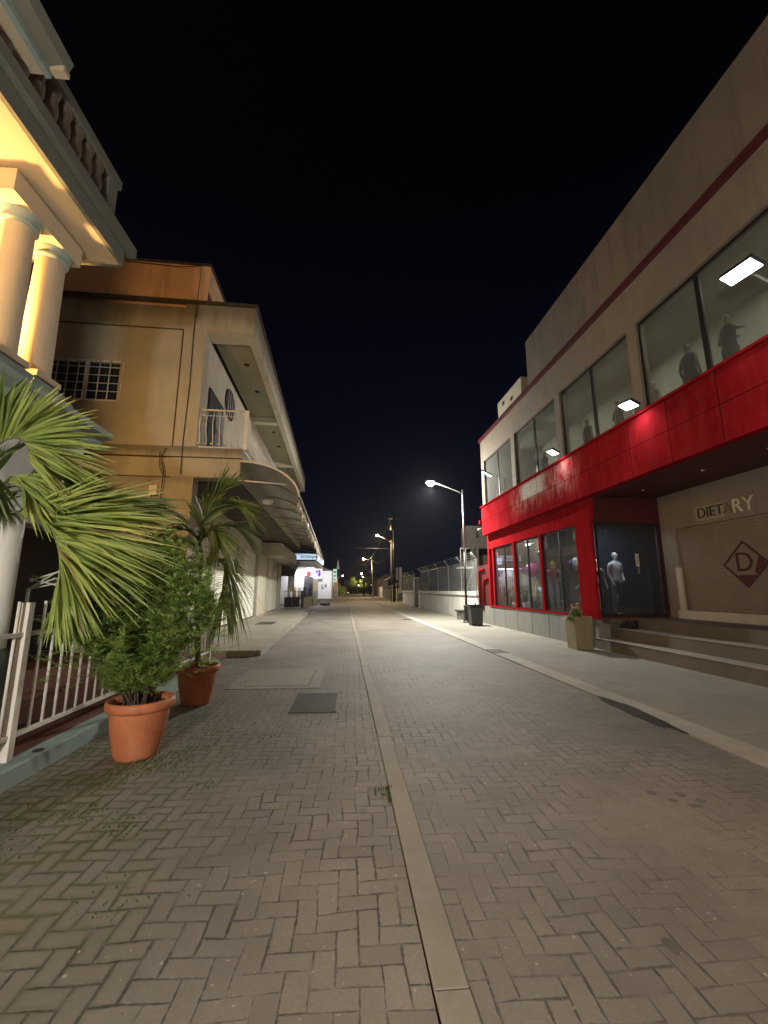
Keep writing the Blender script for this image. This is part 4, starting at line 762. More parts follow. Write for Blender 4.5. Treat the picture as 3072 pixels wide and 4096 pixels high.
np_('lower_wall', MB().box(-4.0, -3.75, YA, 5.9, 2.45, 3.55).box(-9, -4.0, 5.7, 5.9, 2.45, 4.02), 'whitedirty')
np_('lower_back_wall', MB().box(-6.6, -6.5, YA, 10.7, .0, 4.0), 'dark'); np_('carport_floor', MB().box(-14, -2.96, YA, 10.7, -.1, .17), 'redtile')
np_('white_lintel', MB().box(-4.02, -3.72, YA, 5.92, 2.36, 2.44), 'white')
lamp('porch_light', 'POINT', (-5.12, 4.7, 5.05), L_PORCH, (1, .55, .17), nb, shadow_soft_size=.10)
lamp('porch_light', 'POINT', (-4.9, 1.0, 5.6), L_PORCH*.5, (1, .55, .17), nb, shadow_soft_size=.10)  # second, unseen light added to even out columns and soffit
bk = np_('wall_lamp', MB().ball((-5.22, 4.7, 5.05), .05, 12, 8), 'bulb_y')
o = MB().box(-3.0, -2.78, YA, 9.6, -.1, .155).build('teal_kerb', M['teal'], bevel=.012); tag(o, 'worn pale teal kerb carrying the white fence posts', 'kerb')
blob('kerb_patch', (-2.85, 4.42), .045, .05, M['soil'], 'round brown patch where paint is gone from the teal kerb', 'patch', .1580, seed=9)
wl_ = np_('fill_lantern', MB().box(-3.75, -1.75, -3.12, -3.08, 2.72, 2.76).box(-2.0, -1.8, -3.2, -3.0, 2.5, 2.72), 'bulb_y'); lamp('fill_lantern_light', 'POINT', (-1.9, -3.1, 2.4), L_FILL_LANTERN, (1, .95, .85), nb, shadow_soft_size=.25)  # unseen lantern added behind the camera to brighten posts, pots and plants
# pillar with base
gp = thing('round_pillar', 'smooth round white pillar with dark teal foot behind the white fence', 'pillar', (-3.40, 4.4, .17))
MB().lathe([(.118, 1.05), (.115, 2.30), (.10, 2.33), (.001, 2.33)], (-3.40, 4.4, 0), 26).build('shaft', M['white'], gp)
MB().lathe([(.19, .17), (.19, .62), (.16, .68), (.155, 1.0), (.135, 1.03), (.12, 1.06)], (-3.40, 4.4, 0), 26).build('foot', M['tealdark'], gp)
# white metal fence
fn = thing('metal_fence', 'white rusting metal fence with square posts on the teal kerb', 'fence', (-2.94, 6, .155))
for y in (4.16, 6.35, 9.35, 2.2): MB().box(-2.975, -2.905, y-.035, y+.035, .155, 1.49 if y < 5 else 1.42).build('post', M['rust_white'], fn, bevel=.004)
MB().box(-2.96, -2.92, 2.2, 9.35, .33, .37).build('rail', M['rust_white'], fn, bevel=.004); MB().box(-2.96, -2.92, 2.2, 9.35, 1.19, 1.23).build('rail', M['rust_white'], fn, bevel=.004)
y = 2.4; q = 0
while y < 9.3:
    if min(abs(y-a) for a in (4.16, 6.35, 9.35)) > .09:
        MB().tube([(-2.94, y, .37), (-2.94, y, 1.20 if q % 2 else 1.50)], .0135, 8).build('picket', M['rust_white'], fn)
    y += .165; q += 1
# folding rack
fk = thing('folding_rack', 'white scissor-shaped folding drying rack behind the fence', 'rack', (-3.3, 4.9, 1.5))
MB().tube([(-3.47, 4.9, 1.71), (-3.02, 4.9, 1.86)], .010, 6).tube([(-3.49, 4.9, 1.62), (-3.24, 4.92, 1.73), (-3.02, 4.9, 1.62)], .010, 6).tube([(-3.47, 4.92, 1.71), (-3.24, 4.92, 1.66), (-3.02, 4.9, 1.60)], .010, 6).tube([(-3.49, 4.9, 1.61), (-3.2, 4.92, 1.68), (-3.02, 4.9, 1.72)], .008, 6).tube([(-3.49, 4.9, 1.62), (-3.15, 4.92, 1.85)], .008, 6).build('arms', M['white'], fk); MB().ball((-3.49, 4.9, 1.60), .022, 8, 6).ball((-3.47, 4.9, 1.71), .022, 8, 6).tube([(-3.49, 4.9, 1.60), (-3.51, 4.92, .17)], .016, 8).build('stand', M['white'], fk)

# ================================================================ POTS AND PLANTS
def pot(x, y, label, s=1.0):
    t = thing('terracotta_pot', label, 'plant pot', (x, y, 0), 'W', 'terracotta pots along the fence')
    MB().lathe([(.001, 0), (.185*s, .0), (.195*s, .02), (.215*s, .10), (.25*s, .26), (.272*s, .44)], (x, y, 0), 96, .010, 48).build('body', M['terra'], t)
    MB().lathe([(.272*s, .43), (.300*s, .445), (.312*s, .465), (.312*s, .52), (.298*s, .535), (.270*s, .53), (.262*s, .47), (.26*s, .45)], (x, y, 0), 48).build('rim', M['terra'], t)
    MB().lathe([(.001, .475), (.262*s, .47)], (x, y, 0), 24).build('soil', M['soil'], t); return t
pot(-2.10, 4.68, 'nearer ribbed terracotta pot holding the feathery conifer'); pot(-2.22, 6.62, 'farther terracotta pot holding the small palm', .97)
def bez(pts, n):
    pts = [Vector(p) for p in pts]; out = []
    P0 = [pts[0]*2-pts[1]]+pts+[pts[-1]*2-pts[-2]]; seg = len(pts)-1
    for i in range(n+1):
        u = i/n*seg; s = min(int(u), seg-1); t = u-s; a, b, c, d = P0[s:s+4]
        out.append(.5*((2*b)+(c-a)*t+(2*a-5*b+4*c-d)*t*t+(3*b-a-3*c+d)*t**3))
    return out
def frond(mb, rach, L, rnd, n=46, w=.017, start=.12, sweep=.75, droop=.35, side='both', up=.25, rr=.012, vdir=None, dirs=None):
    c = bez(rach, n); tot = len(c)
    mb_s = MB().tube(c[::3], [rr*(1-.8*i/(len(c[::3])-1))+.002 for i in range(len(c[::3]))], 6); mb.append(mb_s)
    lf = MB()
    for i, p in enumerate(c):
        t = i/(tot-1)
        if t < start: continue
        T = (c[min(i+1, tot-1)]-c[max(i-1, 0)]).normalized(); S = T.cross(Vector((0, 0, 1)))
        if S.length < .15: S = T.cross(Vector((0, 1, 0)))
        if vdir is not None: S = (Vector(vdir)-T*Vector(vdir).dot(T))
        S.normalize(); N = S.cross(T).normalized()
        if N.z < 0: N = -N
        ll = L*(.55+.9*math.sin(math.pi*min(1, .15+t*.75)))*.75
        if dirs is not None:
            for rep in range(3):
                k0 = max(0, max(i_ for i_, dd in enumerate(dirs) if dd[0] <= t)) if t >= dirs[0][0] else 0; k1 = min(k0+1, len(dirs)-1); d0, d1 = dirs[k0], dirs[k1]
                fz = 0 if k1 == k0 else max(0, min(1, (t-d0[0])/(d1[0]-d0[0]))); dv = Vector([d0[q]*(1-fz)+d1[q]*fz for q in (1, 2, 3)]).normalized(); lm = d0[4]*(1-fz)+d1[4]*fz
                d = (dv+Vector((rnd.gauss(0, .13), rnd.gauss(0, .32), rnd.gauss(0, .15)))).normalized(); l = lm*rnd.uniform(.78, 1.1); wv = d.cross(Vector((rnd.gauss(0, .35), -1, rnd.gauss(0, .35)))).normalized(); nv = wv.cross(d).normalized(); vs = []
                for q, ww in enumerate([w*.5, w*1.0, w*1.0, w*.6, .001]):
                    sq = q/4; pos = p+d*l*sq+Vector((0, 0, -1))*droop*l*sq*sq*rnd.uniform(.85, 1.15); vs += [pos-wv*ww, pos+nv*ww*.4, pos+wv*ww]
                fs = []
                for q in range(4): a = q*3; fs += [(a, a+1, a+4, a+3), (a+1, a+2, a+5, a+4)]
                lf.add(vs, fs, False)
            continue
        for sd in ((1, -1) if side == 'both' else ((1,) if side == 'r' else (-1,))):
            l = ll*rnd.uniform(.8, 1.12); d = (S*sd*rnd.uniform(.75, 1.0)+T*sweep*rnd.uniform(.7, 1.3)*(1+t)+N*up*rnd.uniform(.3, 1.4)).normalized()
            wv = d.cross(N).normalized()
            if rnd.random() < .3: wv = (wv+N*rnd.uniform(-.8, .8)).normalized()
            pts = []; 
            for q in range(5):
                s = q/4; pos = p+d*l*s+Vector((0, 0, -1))*droop*l*s*s*rnd.uniform(.8, 1.2); pts.append(pos)
            ws = [w*.5, w*1.0, w*.95, w*.55, .001]; vs = []
            for pos, ww in zip(pts, ws): vs += [pos-wv*ww, pos+N*ww*.35, pos+wv*ww]
            fs = []
            for q in range(4): a = q*3; fs += [(a, a+1, a+4, a+3), (a+1, a+2, a+5, a+4)]
            lf.add(vs, fs, False)
    mb.append(lf)
def palm(name, label, base, trunk, fronds, leaf, seed, cat='palm'):
    rnd = random.Random(seed); t = thing(name, label, cat, base)
    MB().tube(bez(trunk[0], 14), [trunk[1]*(1.25-.5*i/14) for i in range(15)], 12).build('trunk', M['stem'], t)
    for kw in fronds:
        parts = []; rach = kw.pop('r'); mt = kw.pop('m', leaf); frond(parts, rach, kw.pop('L'), rnd, **kw)
        f_ = parts[1].build('frond', M[mt], t); parts[0].build('midrib', M['stem'], f_)
    return t
Y1 = 4.35
palm('palm_tree', 'large leaning palm whose bright fronds sweep over the white fence', (-3.62, 4.55, .17), ([(-3.66, 4.55, .17), (-3.70, 4.5, 1.2), (-3.66, 4.45, 2.3)], .06), [
    dict(r=[(-3.70, 4.40, 2.35), (-3.62, 4.30, 2.80), (-3.48, 4.2, 3.0), (-3.33, 4.15, 3.05), (-3.20, 4.1, 3.03), (-3.10, 4.08, 2.93), (-3.05, 4.05, 2.80)], L=.7, n=56, w=.0145, droop=.12, start=.3, dirs=[(.3, .25, 0, 1, .75), (.5, .75, -.1, .75, .75), (.65, 1, -.1, .22, .80), (.82, 1, -.1, -.12, .78), (1.0, .75, -.1, -.65, .62)]),
    dict(r=[(-3.70, 4.40, 2.30), (-3.30, 4.25, 2.36), (-3.10, 4.15, 2.28), (-2.93, 4.1, 2.24), (-2.78, 4.05, 2.16), (-2.66, 4.0, 2.0), (-2.60, 3.98, 1.80), (-2.58, 3.97, 1.45)], L=.66, n=74, w=.0145, droop=.14, start=.22, dirs=[(.2, .9, -.1, .5, .85), (.4, 1, -.05, .18, 1.2), (.6, 1, 0, -.18, 1.12), (.75, .85, -.1, -.5, .9), (.88, .5, -.1, -.85, .6), (1.0, .2, -.1, -1, .36)]),
    dict(r=[(-3.66, 4.45, 2.35), (-3.30, 4.5, 2.38), (-3.0, 4.55, 2.44), (-2.75, 4.6, 2.50)], L=.75, n=44, w=.017, droop=.12, start=.2, m='leaf2', dirs=[(.2, .9, 0, .5, .7), (.6, 1, 0, .2, 1.0), (1.0, 1, 0, .0, .95)]),
    dict(r=[(-3.66, 4.40, 2.35), (-3.62, 4.3, 2.75), (-3.56, 4.2, 3.1), (-3.5, 4.15, 3.3)], L=.50, n=12, w=.03, sweep=2.0, droop=.02, m='leaf2', dirs=[(.3, .2, 0, 1, .6), (1.0, .4, 0, 1, .6)]),
    dict(r=[(-3.5, 4.5, 2.55), (-3.35, 4.55, 2.8), (-3.2, 4.6, 2.85), (-3.05, 4.6, 2.75)], L=.62, n=40, m='leaf2', droop=.2, dirs=[(.0, 1, 0, .5, .6), (.5, 1, 0, 0, .65), (1.0, .8, 0, -.6, .55)]),
    dict(r=[(-3.35, 4.2, 2.62), (-3.22, 4.1, 2.66), (-3.1, 4.05, 2.58), (-3.0, 4.0, 2.45)], L=.52, n=34, droop=.2, start=.05, dirs=[(0, 1, 0, .1, .5), (1.0, .7, 0, -.6, .5)]),
    dict(r=[(-3.6, 4.35, 2.75), (-3.5, 4.2, 2.72), (-3.42, 4.1, 2.60)], L=.5, n=26, m='leaf2', droop=.15, dirs=[(0, .3, 0, -1, .4), (1.0, .5, -.1, -1, .45)]),
    dict(r=[(-3.66, 4.5, 2.35), (-3.9, 4.7, 2.8), (-4.2, 4.8, 2.9)], L=.5, n=24, m='leaf2')], 'leaf', 3)
palm('potted_palm_tree', 'small palm in the farther terracotta pot with a drooping frond', (-2.22, 6.62, .47), ([(-2.22, 6.62, .47), (-2.26, 6.62, 1.0), (-2.30, 6.6, 1.6), (-2.28, 6.6, 2.05), (-2.36, 6.6, 2.42)], .035), [
    dict(r=[(-2.36, 6.6, 2.38), (-2.26, 6.5, 2.66), (-2.05, 6.4, 2.84), (-1.80, 6.35, 2.86), (-1.6, 6.3, 2.72)], L=.64, n=58, sweep=1.0, droop=.35),
    dict(r=[(-2.28, 6.6, 1.85), (-2.09, 6.5, 2.02), (-1.91, 6.45, 1.98), (-1.84, 6.4, 1.76), (-1.84, 6.4, 1.5)], L=.64, n=58, sweep=1.5, droop=.6),
    dict(r=[(-2.36, 6.6, 2.38), (-2.60, 6.6, 2.66), (-2.85, 6.6, 2.78), (-3.02, 6.55, 2.74)], L=.62, n=52, sweep=1.0, droop=.35),
    dict(r=[(-2.34, 6.6, 2.4), (-2.26, 6.6, 2.8), (-2.14, 6.6, 3.05), (-2.05, 6.55, 3.12)], L=.62, n=44, sweep=1.6, droop=.1),
    dict(r=[(-2.34, 6.6, 2.35), (-2.5, 6.5, 2.5), (-2.65, 6.4, 2.45), (-2.75, 6.3, 2.25)], L=.54, n=44, sweep=1.1, droop=.5),
    dict(r=[(-2.34, 6.6, 2.35), (-2.2, 6.9, 2.6), (-2.0, 7.1, 2.65), (-1.8, 7.2, 2.5)], L=.56, n=44, sweep=1.1, droop=.4, m='leaf2'),
    dict(r=[(-2.34, 6.6, 2.3), (-2.15, 6.4, 2.45), (-1.98, 6.25, 2.40), (-1.88, 6.1, 2.2)], L=.54, n=44, sweep=1.1, droop=.5),
    dict(r=[(-2.30, 6.55, 2.1), (-2.42, 6.45, 2.3), (-2.55, 6.3, 2.2), (-2.6, 6.25, 1.9)], L=.5, n=44, sweep=1.2, droop=.6)], 'leafm', 11)
# feathery conifer
cf = thing('potted_conifer', 'feathery green conifer bush growing from the nearer terracotta pot', 'shrub', (-2.10, 4.68, .47)); rc = random.Random(21)
stems = MB(); fol = MB(); tips = []
for i in range(64):
    a = rc.uniform(0, 6.28); rr = .74*math.sqrt(rc.random()); bx, by = -2.12+rc.uniform(-.12, .12), 4.68+rc.uniform(-.1, .1)
    tx, ty = -2.22+rr*1.0*math.cos(a), 4.72+rr*.75*math.sin(a); H_ = 2.38-.60*(rr/.74)**2-rc.uniform(0, .5)+(.10 if tx > -2.0 else -.12); H_ = max(1.0, H_)
    p = bez([(bx, by, .48), (bx*.6+tx*.4, by*.6+ty*.4, .48+(H_-.48)*.35), (tx, ty, .48+(H_-.48)*.72), (tx+rc.uniform(-.05, .05), ty, H_)], 16)
    stems.tube(p[::2], [.010*(1-.1*q)+.001 for q in range(len(p[::2]))], 5)
    for q, pt in enumerate(p):
        t = q/16
        if t < .12: continue
        for b in range(8):
            ang = rc.uniform(0, 6.28); d = Vector((math.cos(ang), math.sin(ang)*.9, rc.uniform(-.1, .9))).normalized(); ln = rc.uniform(.09, .22)*(1.15-.45*t)
            if t < .35: ln *= 1.2
            tips.append((pt, d, ln))
for i in range(420):   # low skirt of sprays
    a = rc.uniform(0, 6.28); r0 = rc.uniform(.3, .74); tips.append((Vector((-2.15+r0*1.2*math.cos(a), 4.68+r0*.8*math.sin(a), rc.uniform(.75, 1.7))), Vector((math.cos(a), math.sin(a), rc.uniform(-.3, .6))).normalized(), rc.uniform(.10, .22)))
for pt, d, ln in tips:
    s = d.cross(Vector((rc.uniform(-.3, .3), rc.uniform(-.3, .3), 1))).normalized(); nn = 6
    for q in range(nn):
        f0 = q/nn; base = pt+d*ln*f0; 
        for sd in (1, -1):
            dd = (d*.9+s*sd*rc.uniform(.4, 1.1)+Vector((0, 0, rc.uniform(-.2, .4)))).normalized(); l2 = ln*.42*(1.1-f0*.6); wv = dd.cross(s.cross(d)+Vector((.01, .02, 0))).normalized()*.0075
            fol.add([base-wv*.4, base+dd*l2*.5-wv, base+dd*l2, base+dd*l2*.5+wv], [(0,1,2,3)])
stems.build('stems', M['bark'], cf); fol.build('foliage', M['thuja'], cf)

# ================================================================ STREET LAMPS AND FURNITURE
def street_lamp(x, y, label, power, color, armx=-1.55, head_z=7.22, el=6.63, mat='bulb_w', pole=True, dark_to=3.55):
    t = thing('street_lamp', label, 'street lamp', (x, y, 0), 'W', 'street lamps')
    if pole:
        MB().lathe([(.20, 0), (.20, .05), (.15, .07), (.13, .14), (.115, .20), (.115, .72), (.14, .76), (.14, .82), (.10, .86)], (x, y, 0), 20).build('base', M['black'], t)
        MB().tube([(x, y, .84), (x, y, dark_to)], [.062, .05], 14).build('lower_shaft', M['black'], t); MB().tube([(x, y, dark_to), (x, y, el+.22)], [.049, .038], 14).build('upper_shaft', M['galv'], t)
    MB().tube([(x, y, el-.05), (x+armx*.12, y, el+.10), (x+armx*.7, y, el+.45), (x+armx, y, head_z)], .028, 8).build('arm', M['galv'], t)
    hx = x+armx-.14; MB().box(hx-.26, hx+.2, y-.11, y+.11, head_z+.0, head_z+.08).build('head', M['galv'], t, bevel=.02); MB().lathe([(.001, -.20), (.11, -.17), (.19, -.08), (.2, 0)], (hx, y, head_z-.005), 16).build('bulb', M[mat], t)
    if mat == 'bulb_w':      # made-up beam tilt keeps the red fascia dimmer; weak point light adds spill
        lamp('lamp_light', 'SPOT', (hx, y, head_z-.30), power, color, t, shadow_soft_size=.10, spot_size=R_(160), spot_blend=.75, rot=Vector((-.25, -.10, -.96)).to_track_quat('-Z', 'Y').to_euler())
        lamp('lamp_light', 'POINT', (hx, y, head_z-.30), power*.35, color, t, shadow_soft_size=.10)
    else: lamp('lamp_light', 'POINT', (hx, y, head_z-.30), power, color, t, shadow_soft_size=.10)
    return t
street_lamp(5.78, 21.35, 'tall street lamp with white lit head, black lower post beside the bin', L_STREET, (1, .97, .87))
street_lamp(5.2, -8.0, 'street lamp standing behind the camera along the sidewalk', L_NEAR, (1, .94, .84), mat='bulb_y', head_z=5.6, el=5.1, dark_to=3.0)
bn = thing('litter_bin', 'dark square litter bin with battered top beside the street lamp', 'litter bin', (5.74, 19.66, 0))
m_ = MB(); frustum(m_, 5.74, 19.66, .25, .29, .02, .80); m_.build('body', M['bin'], bn); m_ = MB(); frustum(m_, 5.74, 19.66, .30, .32, .801, .93); m_.add([(5.44, 19.36, .86), (6.04, 19.36, .86), (6.04, 19.96, .86), (5.44, 19.96, .86)], [(0,1,2,3)]); m_.build('rim', M['black'], bn)
ub = thing('stone_urn', 'short pale stone urn with dark flat top between wall and lamp post', 'urn', (6.05, 23.64, 0)); MB().lathe([(.19, 0), (.22, .12), (.25, .30), (.21, .40)], (6.08, 23.64, 0), 8, smooth=False).build('body', M['granite'], ub); MB().lathe([(.21, .40), (.33, .46), (.33, .53), (.001, .535)], (6.08, 23.64, 0), 20).build('top', M['iron'], ub)
for x_, y_ in ((5.45, 21.2), (6.2, 20.4)):
    o = blob('paper_scrap', (x_, y_), .06, .04, M['white'], 'white scrap of paper on the ground left of the lamp base' if x_ < 6 else 'white scrap of paper on the ground right of the litter bin', 'litter', .03, .5)
# white wall with chain link on top
def wseg(y0, y1, x0, x1, label, posts, gname):
    t = thing('boundary_wall', label, 'wall', (x0, (y0+y1)/2, 0))
    def xy(y): return x0+(x1-x0)*(y-y0)/(y1-y0)
    def slab(a, b, z0, z1, off0, off1, nm, mt):
        m = MB(); v = [(xy(a)+off0, a, z0), (xy(a)+off1, a, z0), (xy(b)+off1, b, z0), (xy(b)+off0, b, z0)]; m.add(v+[(p[0], p[1], z1) for p in v], [(0,3,2,1),(4,5,6,7),(0,1,5,4),(1,2,6,5),(2,3,7,6),(3,0,4,7)]); return m.build(nm, M[mt], t)
    slab(y0, y1, -.1, 1.28, 0, .16, 'masonry', 'whitedirty'); slab(y0-.02, y1+.02, 1.32, 1.54, -.06, .22, 'coping', 'whitedirty'); slab(y0, y1, 1.281, 1.319, -.01, .17, 'shadow_gap', 'mould')  # shade under the coping put in as a dark strip
    t2 = thing('chain_link_fence', label.replace('wall', 'chain link fence on the wall'), 'fence', (x0, (y0+y1)/2, 1.54))
    m = MB(); m.add([(xy(y0)+.08, y0, 1.54), (xy(y1)+.08, y1, 1.54), (xy(y1)+.08, y1, 3.25), (xy(y0)+.08, y0, 3.25)], [(0,1,2,3)]); m.build('wire_mesh', M['mesh'], t2)
    MB().tube([(xy(y0)+.08, y0, 3.25), (xy(y1)+.08, y1, 3.25)], .025, 8).build('top_rail', M['galv'], t2)
    for y in posts: MB().tube([(xy(y)+.08, y, 1.5), (xy(y)+.08, y, 3.25), (xy(y)-.22, y, 3.62)], .032, 8).build('post', M['galv'], t2)
    for z in (3.38, 3.5, 3.6):
        kx = (z-3.25)/.37*-.3; MB().tube([(xy(y0)+.08+kx, y0, z), (xy(y1)+.08+kx, y1, z)], .006, 4).build('barbed_wire', M['galv'], t2)
    return t2
t2 = wseg(22.25, 39.9, 6.62, 6.40, 'long dirty white boundary wall beyond the red shop', [22.35, 25.5, 28.8, 32.2, 35.8, 39.6], 'a')
MB().tube([(6.70, 22.4, 3.2), (6.68, 24.6, 1.56)], .028, 8).build('brace', M['galv'], t2)
wseg(43.6, 54.0, 6.40, 6.45, 'short farther white boundary wall past the dark gate', [43.8, 47.2, 50.6, 53.8], 'b')
for y_ in (40.1, 43.4):
    o = MB().box(6.30, 6.52, y_-.12, y_+.12, 0, 2.9 if y_ > 42 else 1.6).build('gate_post', M['rust_white']); tag(o, 'white post at the '+('far' if y_ > 42 else 'near')+' side of the dark gate in the boundary wall', 'gate post')
o = thing('dark_gate', 'dark sheet metal gate between the two white wall sections', 'gate', (6.45, 41.7, 0)); MB().box(6.42, 6.48, 40.25, 43.25, .1, 2.75).build('leaf', M['bin'], o); MB().box(6.38, 6.42, 40.25, 43.25, 2.75, 2.82).box(6.38, 6.42, 40.25, 43.25, 1.3, 1.36).build('rail', M['galv'], o)
# dark building behind the right wall
M['dim'] = plain('dim_brown_plaster', (.11, .095, .08), .9)
db = thing('dim_house', 'dim brown house with columns and small balcony behind the chain link fence', 'building', (9, 29, 0))
MB().box(7.5, 14, 27, 27.2, 4.3, 5.8).box(7.5, 7.7, 27.2, 28.4, 4.3, 5.8).build('upper_wall', M['dim'], db); MB().box(7.55, 14, 28.5, 28.6, 0, 5.7).build('rear_wall', M['dark'], db)
for x_ in (7.75, 8.05, 9.4, 10.8): MB().box(x_, x_+.22, 27, 27.25, 0, 4.3).build('column', M['dim'], db)
MB().box(8.3, 9.4, 27.6, 27.7, 0, 3.9).build('wall_panel', M['dim'], db); MB().prism([(8.1, 5.0), (8.3, 5.0), (8.2, 5.5)], 'y', 26.96, 26.99).build('vent', M['dark'], db)
db2 = MB().tube([(7.05, 27, 3.1), (7.05, 27, 4.3)], .03, 6).tube([(7.4, 27, 3.1), (7.4, 27, 4.3)], .03, 6).tube([(7.05, 27, 4.3), (7.7, 27, 4.3)], .03, 6).box(7.0, 7.8, 26.9, 28, 3.0, 3.1).build('balcony_rail', M['rust_white'], db)

# ================================================================ UTILITY POLES AND WIRES
def upole(x, y, h, r, label, mat='wood', arms=True, lampx=None, lean=0, lz=None, power=0):
    t = thing('utility_pole', label, 'utility pole', (x, y, 0), 'W', 'utility poles down the street')
    MB().tube([(x, y, 0), (x+lean, y, h)], [r, r*.7], 10).build('shaft', M[mat], t)
    if arms: MB().box(x+lean-.9, x+lean+.7, y-.06, y+.06, h-.9, h-.78).build('crossarm', M['wood'], t); MB().tube([(x+lean-.35, y-.3, h-2.6), (x+lean-.35, y-.3, h-1.5)], .22, 12).build('transformer', M['bin'], t)
    return t
upole(5.95, 60, 12.7, .20, 'thick dark utility pole carrying a transformer', 'black'); upole(5.62, 60.6, 8.8, .09, 'slim pale pole left of the thick dark one', 'wood', False); upole(6.55, 60.2, 9.4, .08, 'slim dark pole right of the thick one with paper notices', 'black', False, lean=-.3)
upole(5.0, 100, 9.3, .11, 'slim grey utility pole farther down the street', 'galv', False, lean=-.4); upole(3.3, 118, 9.5, .22, 'broad far utility pole near the distant lamps', 'black', True)
o = MB().box(6.25, 6.55, 59.9, 59.95, 3.0, 4.75).build('pole_notice', M['white']); tag(o, 'white paper notice wrapped on the slim right pole', 'notice'); o = MB().box(6.72, 7.05, 59.9, 60.2, 1.2, 4.8).build('signboard', M['whitedirty']); tag(o, 'tall narrow pale signboard right of the utility poles', 'signboard')
def farlamp(px, py, pz, hx, hz, label, power, s=1.0, col=(1, .74, .42)):
    t = thing('road_lamp', label, 'street lamp', (px, py, pz), 'W', 'lamps on poles down the street'); MB().tube([(px, py, pz), ((px+hx)/2, py, (pz+hz)/2+.15), (hx, py, hz)], .035, 6).build('arm', M['wood'], t); MB().lathe([(.001, -.16*s), (.15*s, -.12*s), (.2*s, 0), (.12*s, .1*s), (.001, .12*s)], (hx, py, hz), 12).build('bulb', M['bulb_far'], t); lamp('lamp_light', 'POINT', (hx, py-.1, hz-.35*s), power, col, t, shadow_soft_size=.2)
farlamp(5.6, 59.8, 8.2, 3.55, 9.35, 'yellow lamp on the first utility pole', L_FAR); farlamp(4.7, 99.8, 8.2, 2.66, 8.9, 'second yellow lamp farther down the street', L_FAR, 1.3)
farlamp(5.6, 180, 7.6, 4.07, 8.5, 'third small yellow lamp deep down the street', L_FAR*.7, 1.8); farlamp(5.9, 186, 6.6, 4.72, 7.3, 'fourth lamp just below the third one', L_FAR*.5, 1.5); farlamp(-4.6, 150, 6.4, -3.3, 6.6, 'orange lamp on the far left side house', L_FAR*.2, 1.0, (1, .5, .2))
wr = MB()
def sag(a, b, s, r=.022):
    a, b = Vector(a), Vector(b); wr.tube([a.lerp(b, i/12)-Vector((0, 0, s*4*(i/12)*(1-i/12))) for i in range(13)], r, 4, False)
for a, b, s in [((5.9, 60, 7.9), (4.7, 100, 8.6), 1.2), ((5.9, 60, 8.3), (4.7, 100, 8.9), 1.9), ((5.9, 60, 7.5), (.5, 58, 7.35), .05), ((5.9, 60, 7.5), (3.3, 118, 8.4), 2.6), ((4.7, 100, 8.4), (3.3, 118, 8.6), .4), ((5.5, 60, 11.8), (3.3, 118, 8.9), 1.4), ((4.7, 100, 8.3), (-4, 160, 3.9), .5), ((6.3, 60, 7.5), (5.9, 60, 6.9), .1)]: sag(a, b, s)
tag(wr.build('overhead_wires', M['iron']), 'thin overhead wires sagging between the utility poles', 'wires', kind=None)
# right side far: pale fence posts and dark sheds
for i, (x0, y0, y1, h, m) in enumerate([(7.1, 66, 80, 2.2, 'bin'), (7.0, 82, 96, 3.6, 'dark'), (7.0, 98, 112, 2.6, 'whitedirty'), (7.0, 116, 140, 4.5, 'tan2')]):
    t = thing('roadside_shed', ['low dark timber yard fence after the poles', 'unlit dark shed past the pole group', 'pale low shed front lit by the second yellow lamp', 'far tan house at the street bend'][i], 'shed', (x0, y0, 0)); MB().box(x0, x0+5, y0, y1, 0, h).build('wall', M[m], t); MB().prism([(x0-.2, h), (x0+5.2, h), (x0+2.5, h+1.6)], 'y', y0-.2, y1+.2).build('roof', M['bin'], t)
for i in range(14):
    y = 63+i*2.4; o = MB().box(6.85-.0*i, 6.93, y-.05, y+.05, 0, 1.9).build('fence_post', M['rust_white' if i % 3 else 'whitedirty']); tag(o, 'pale upright fence post in the row after the utility poles', 'post', 'pale fence posts along the right roadside')
# ================================================================ LEFT FAR: BOUTIQUE AND BEYOND
bq = thing('boutique_building', 'brightly lit corner boutique with glowing white sign band', 'building', (-6, 46, 0))
MB().box(-12, -4.3, 47, 55, .1, 4.0).build('wall', M['shop_lit'], bq); MB().box(-12, -3.75, 44.2, 55, 4.1, 4.55).build('canopy', M['beige2'], bq); MB().box(-12, -3.9, 44.4, 54.8, 3.98, 4.099).build('canopy_soffit', M['shop_lit'], bq)
MB().box(-12, -3.7, 44.1, 55, 5.34, 5.9).build('roof', M['dark'], bq)
sb = MB().box(-6.1, -3.60, 43.9, 44.1, 4.70, 5.30).box(-3.80, -3.60, 44.1, 54, 4.70, 5.30).build('sign_band', M['sign_lit'], bq)
MB().box(-6.12, -3.58, 43.88, 43.899, 4.66, 4.70).box(-6.12, -3.58, 43.88, 43.899, 5.30, 5.34).box(-3.68, -3.60, 43.88, 43.899, 4.7, 5.3).box(-3.598, -3.58, 48, 48.2, 4.7, 5.3).build('sign_trim', M['ink'], sb)
text_mesh('boutique', .50, 'sign_text', M['ink'], sb, (-4.42, 43.88, 5.0), FACE_C, .004)
gm = MB(); gm.prism([(-5.88, 4.86), (-5.70, 4.98), (-5.88, 5.10)], 'y', 43.87, 43.899); gm.build('sign_emblem', M['ink'], sb)
rx_ = thing('hanging_sign', 'rounded white backlit sign with purple emblem hanging at the boutique corner', 'sign', (-3.3, 43.4, 2.8)); MB().box(-3.85, -3.0, 43.3, 43.45, 2.75, 3.75).build('panel', M['sign_white'], rx_, bevel=.08)
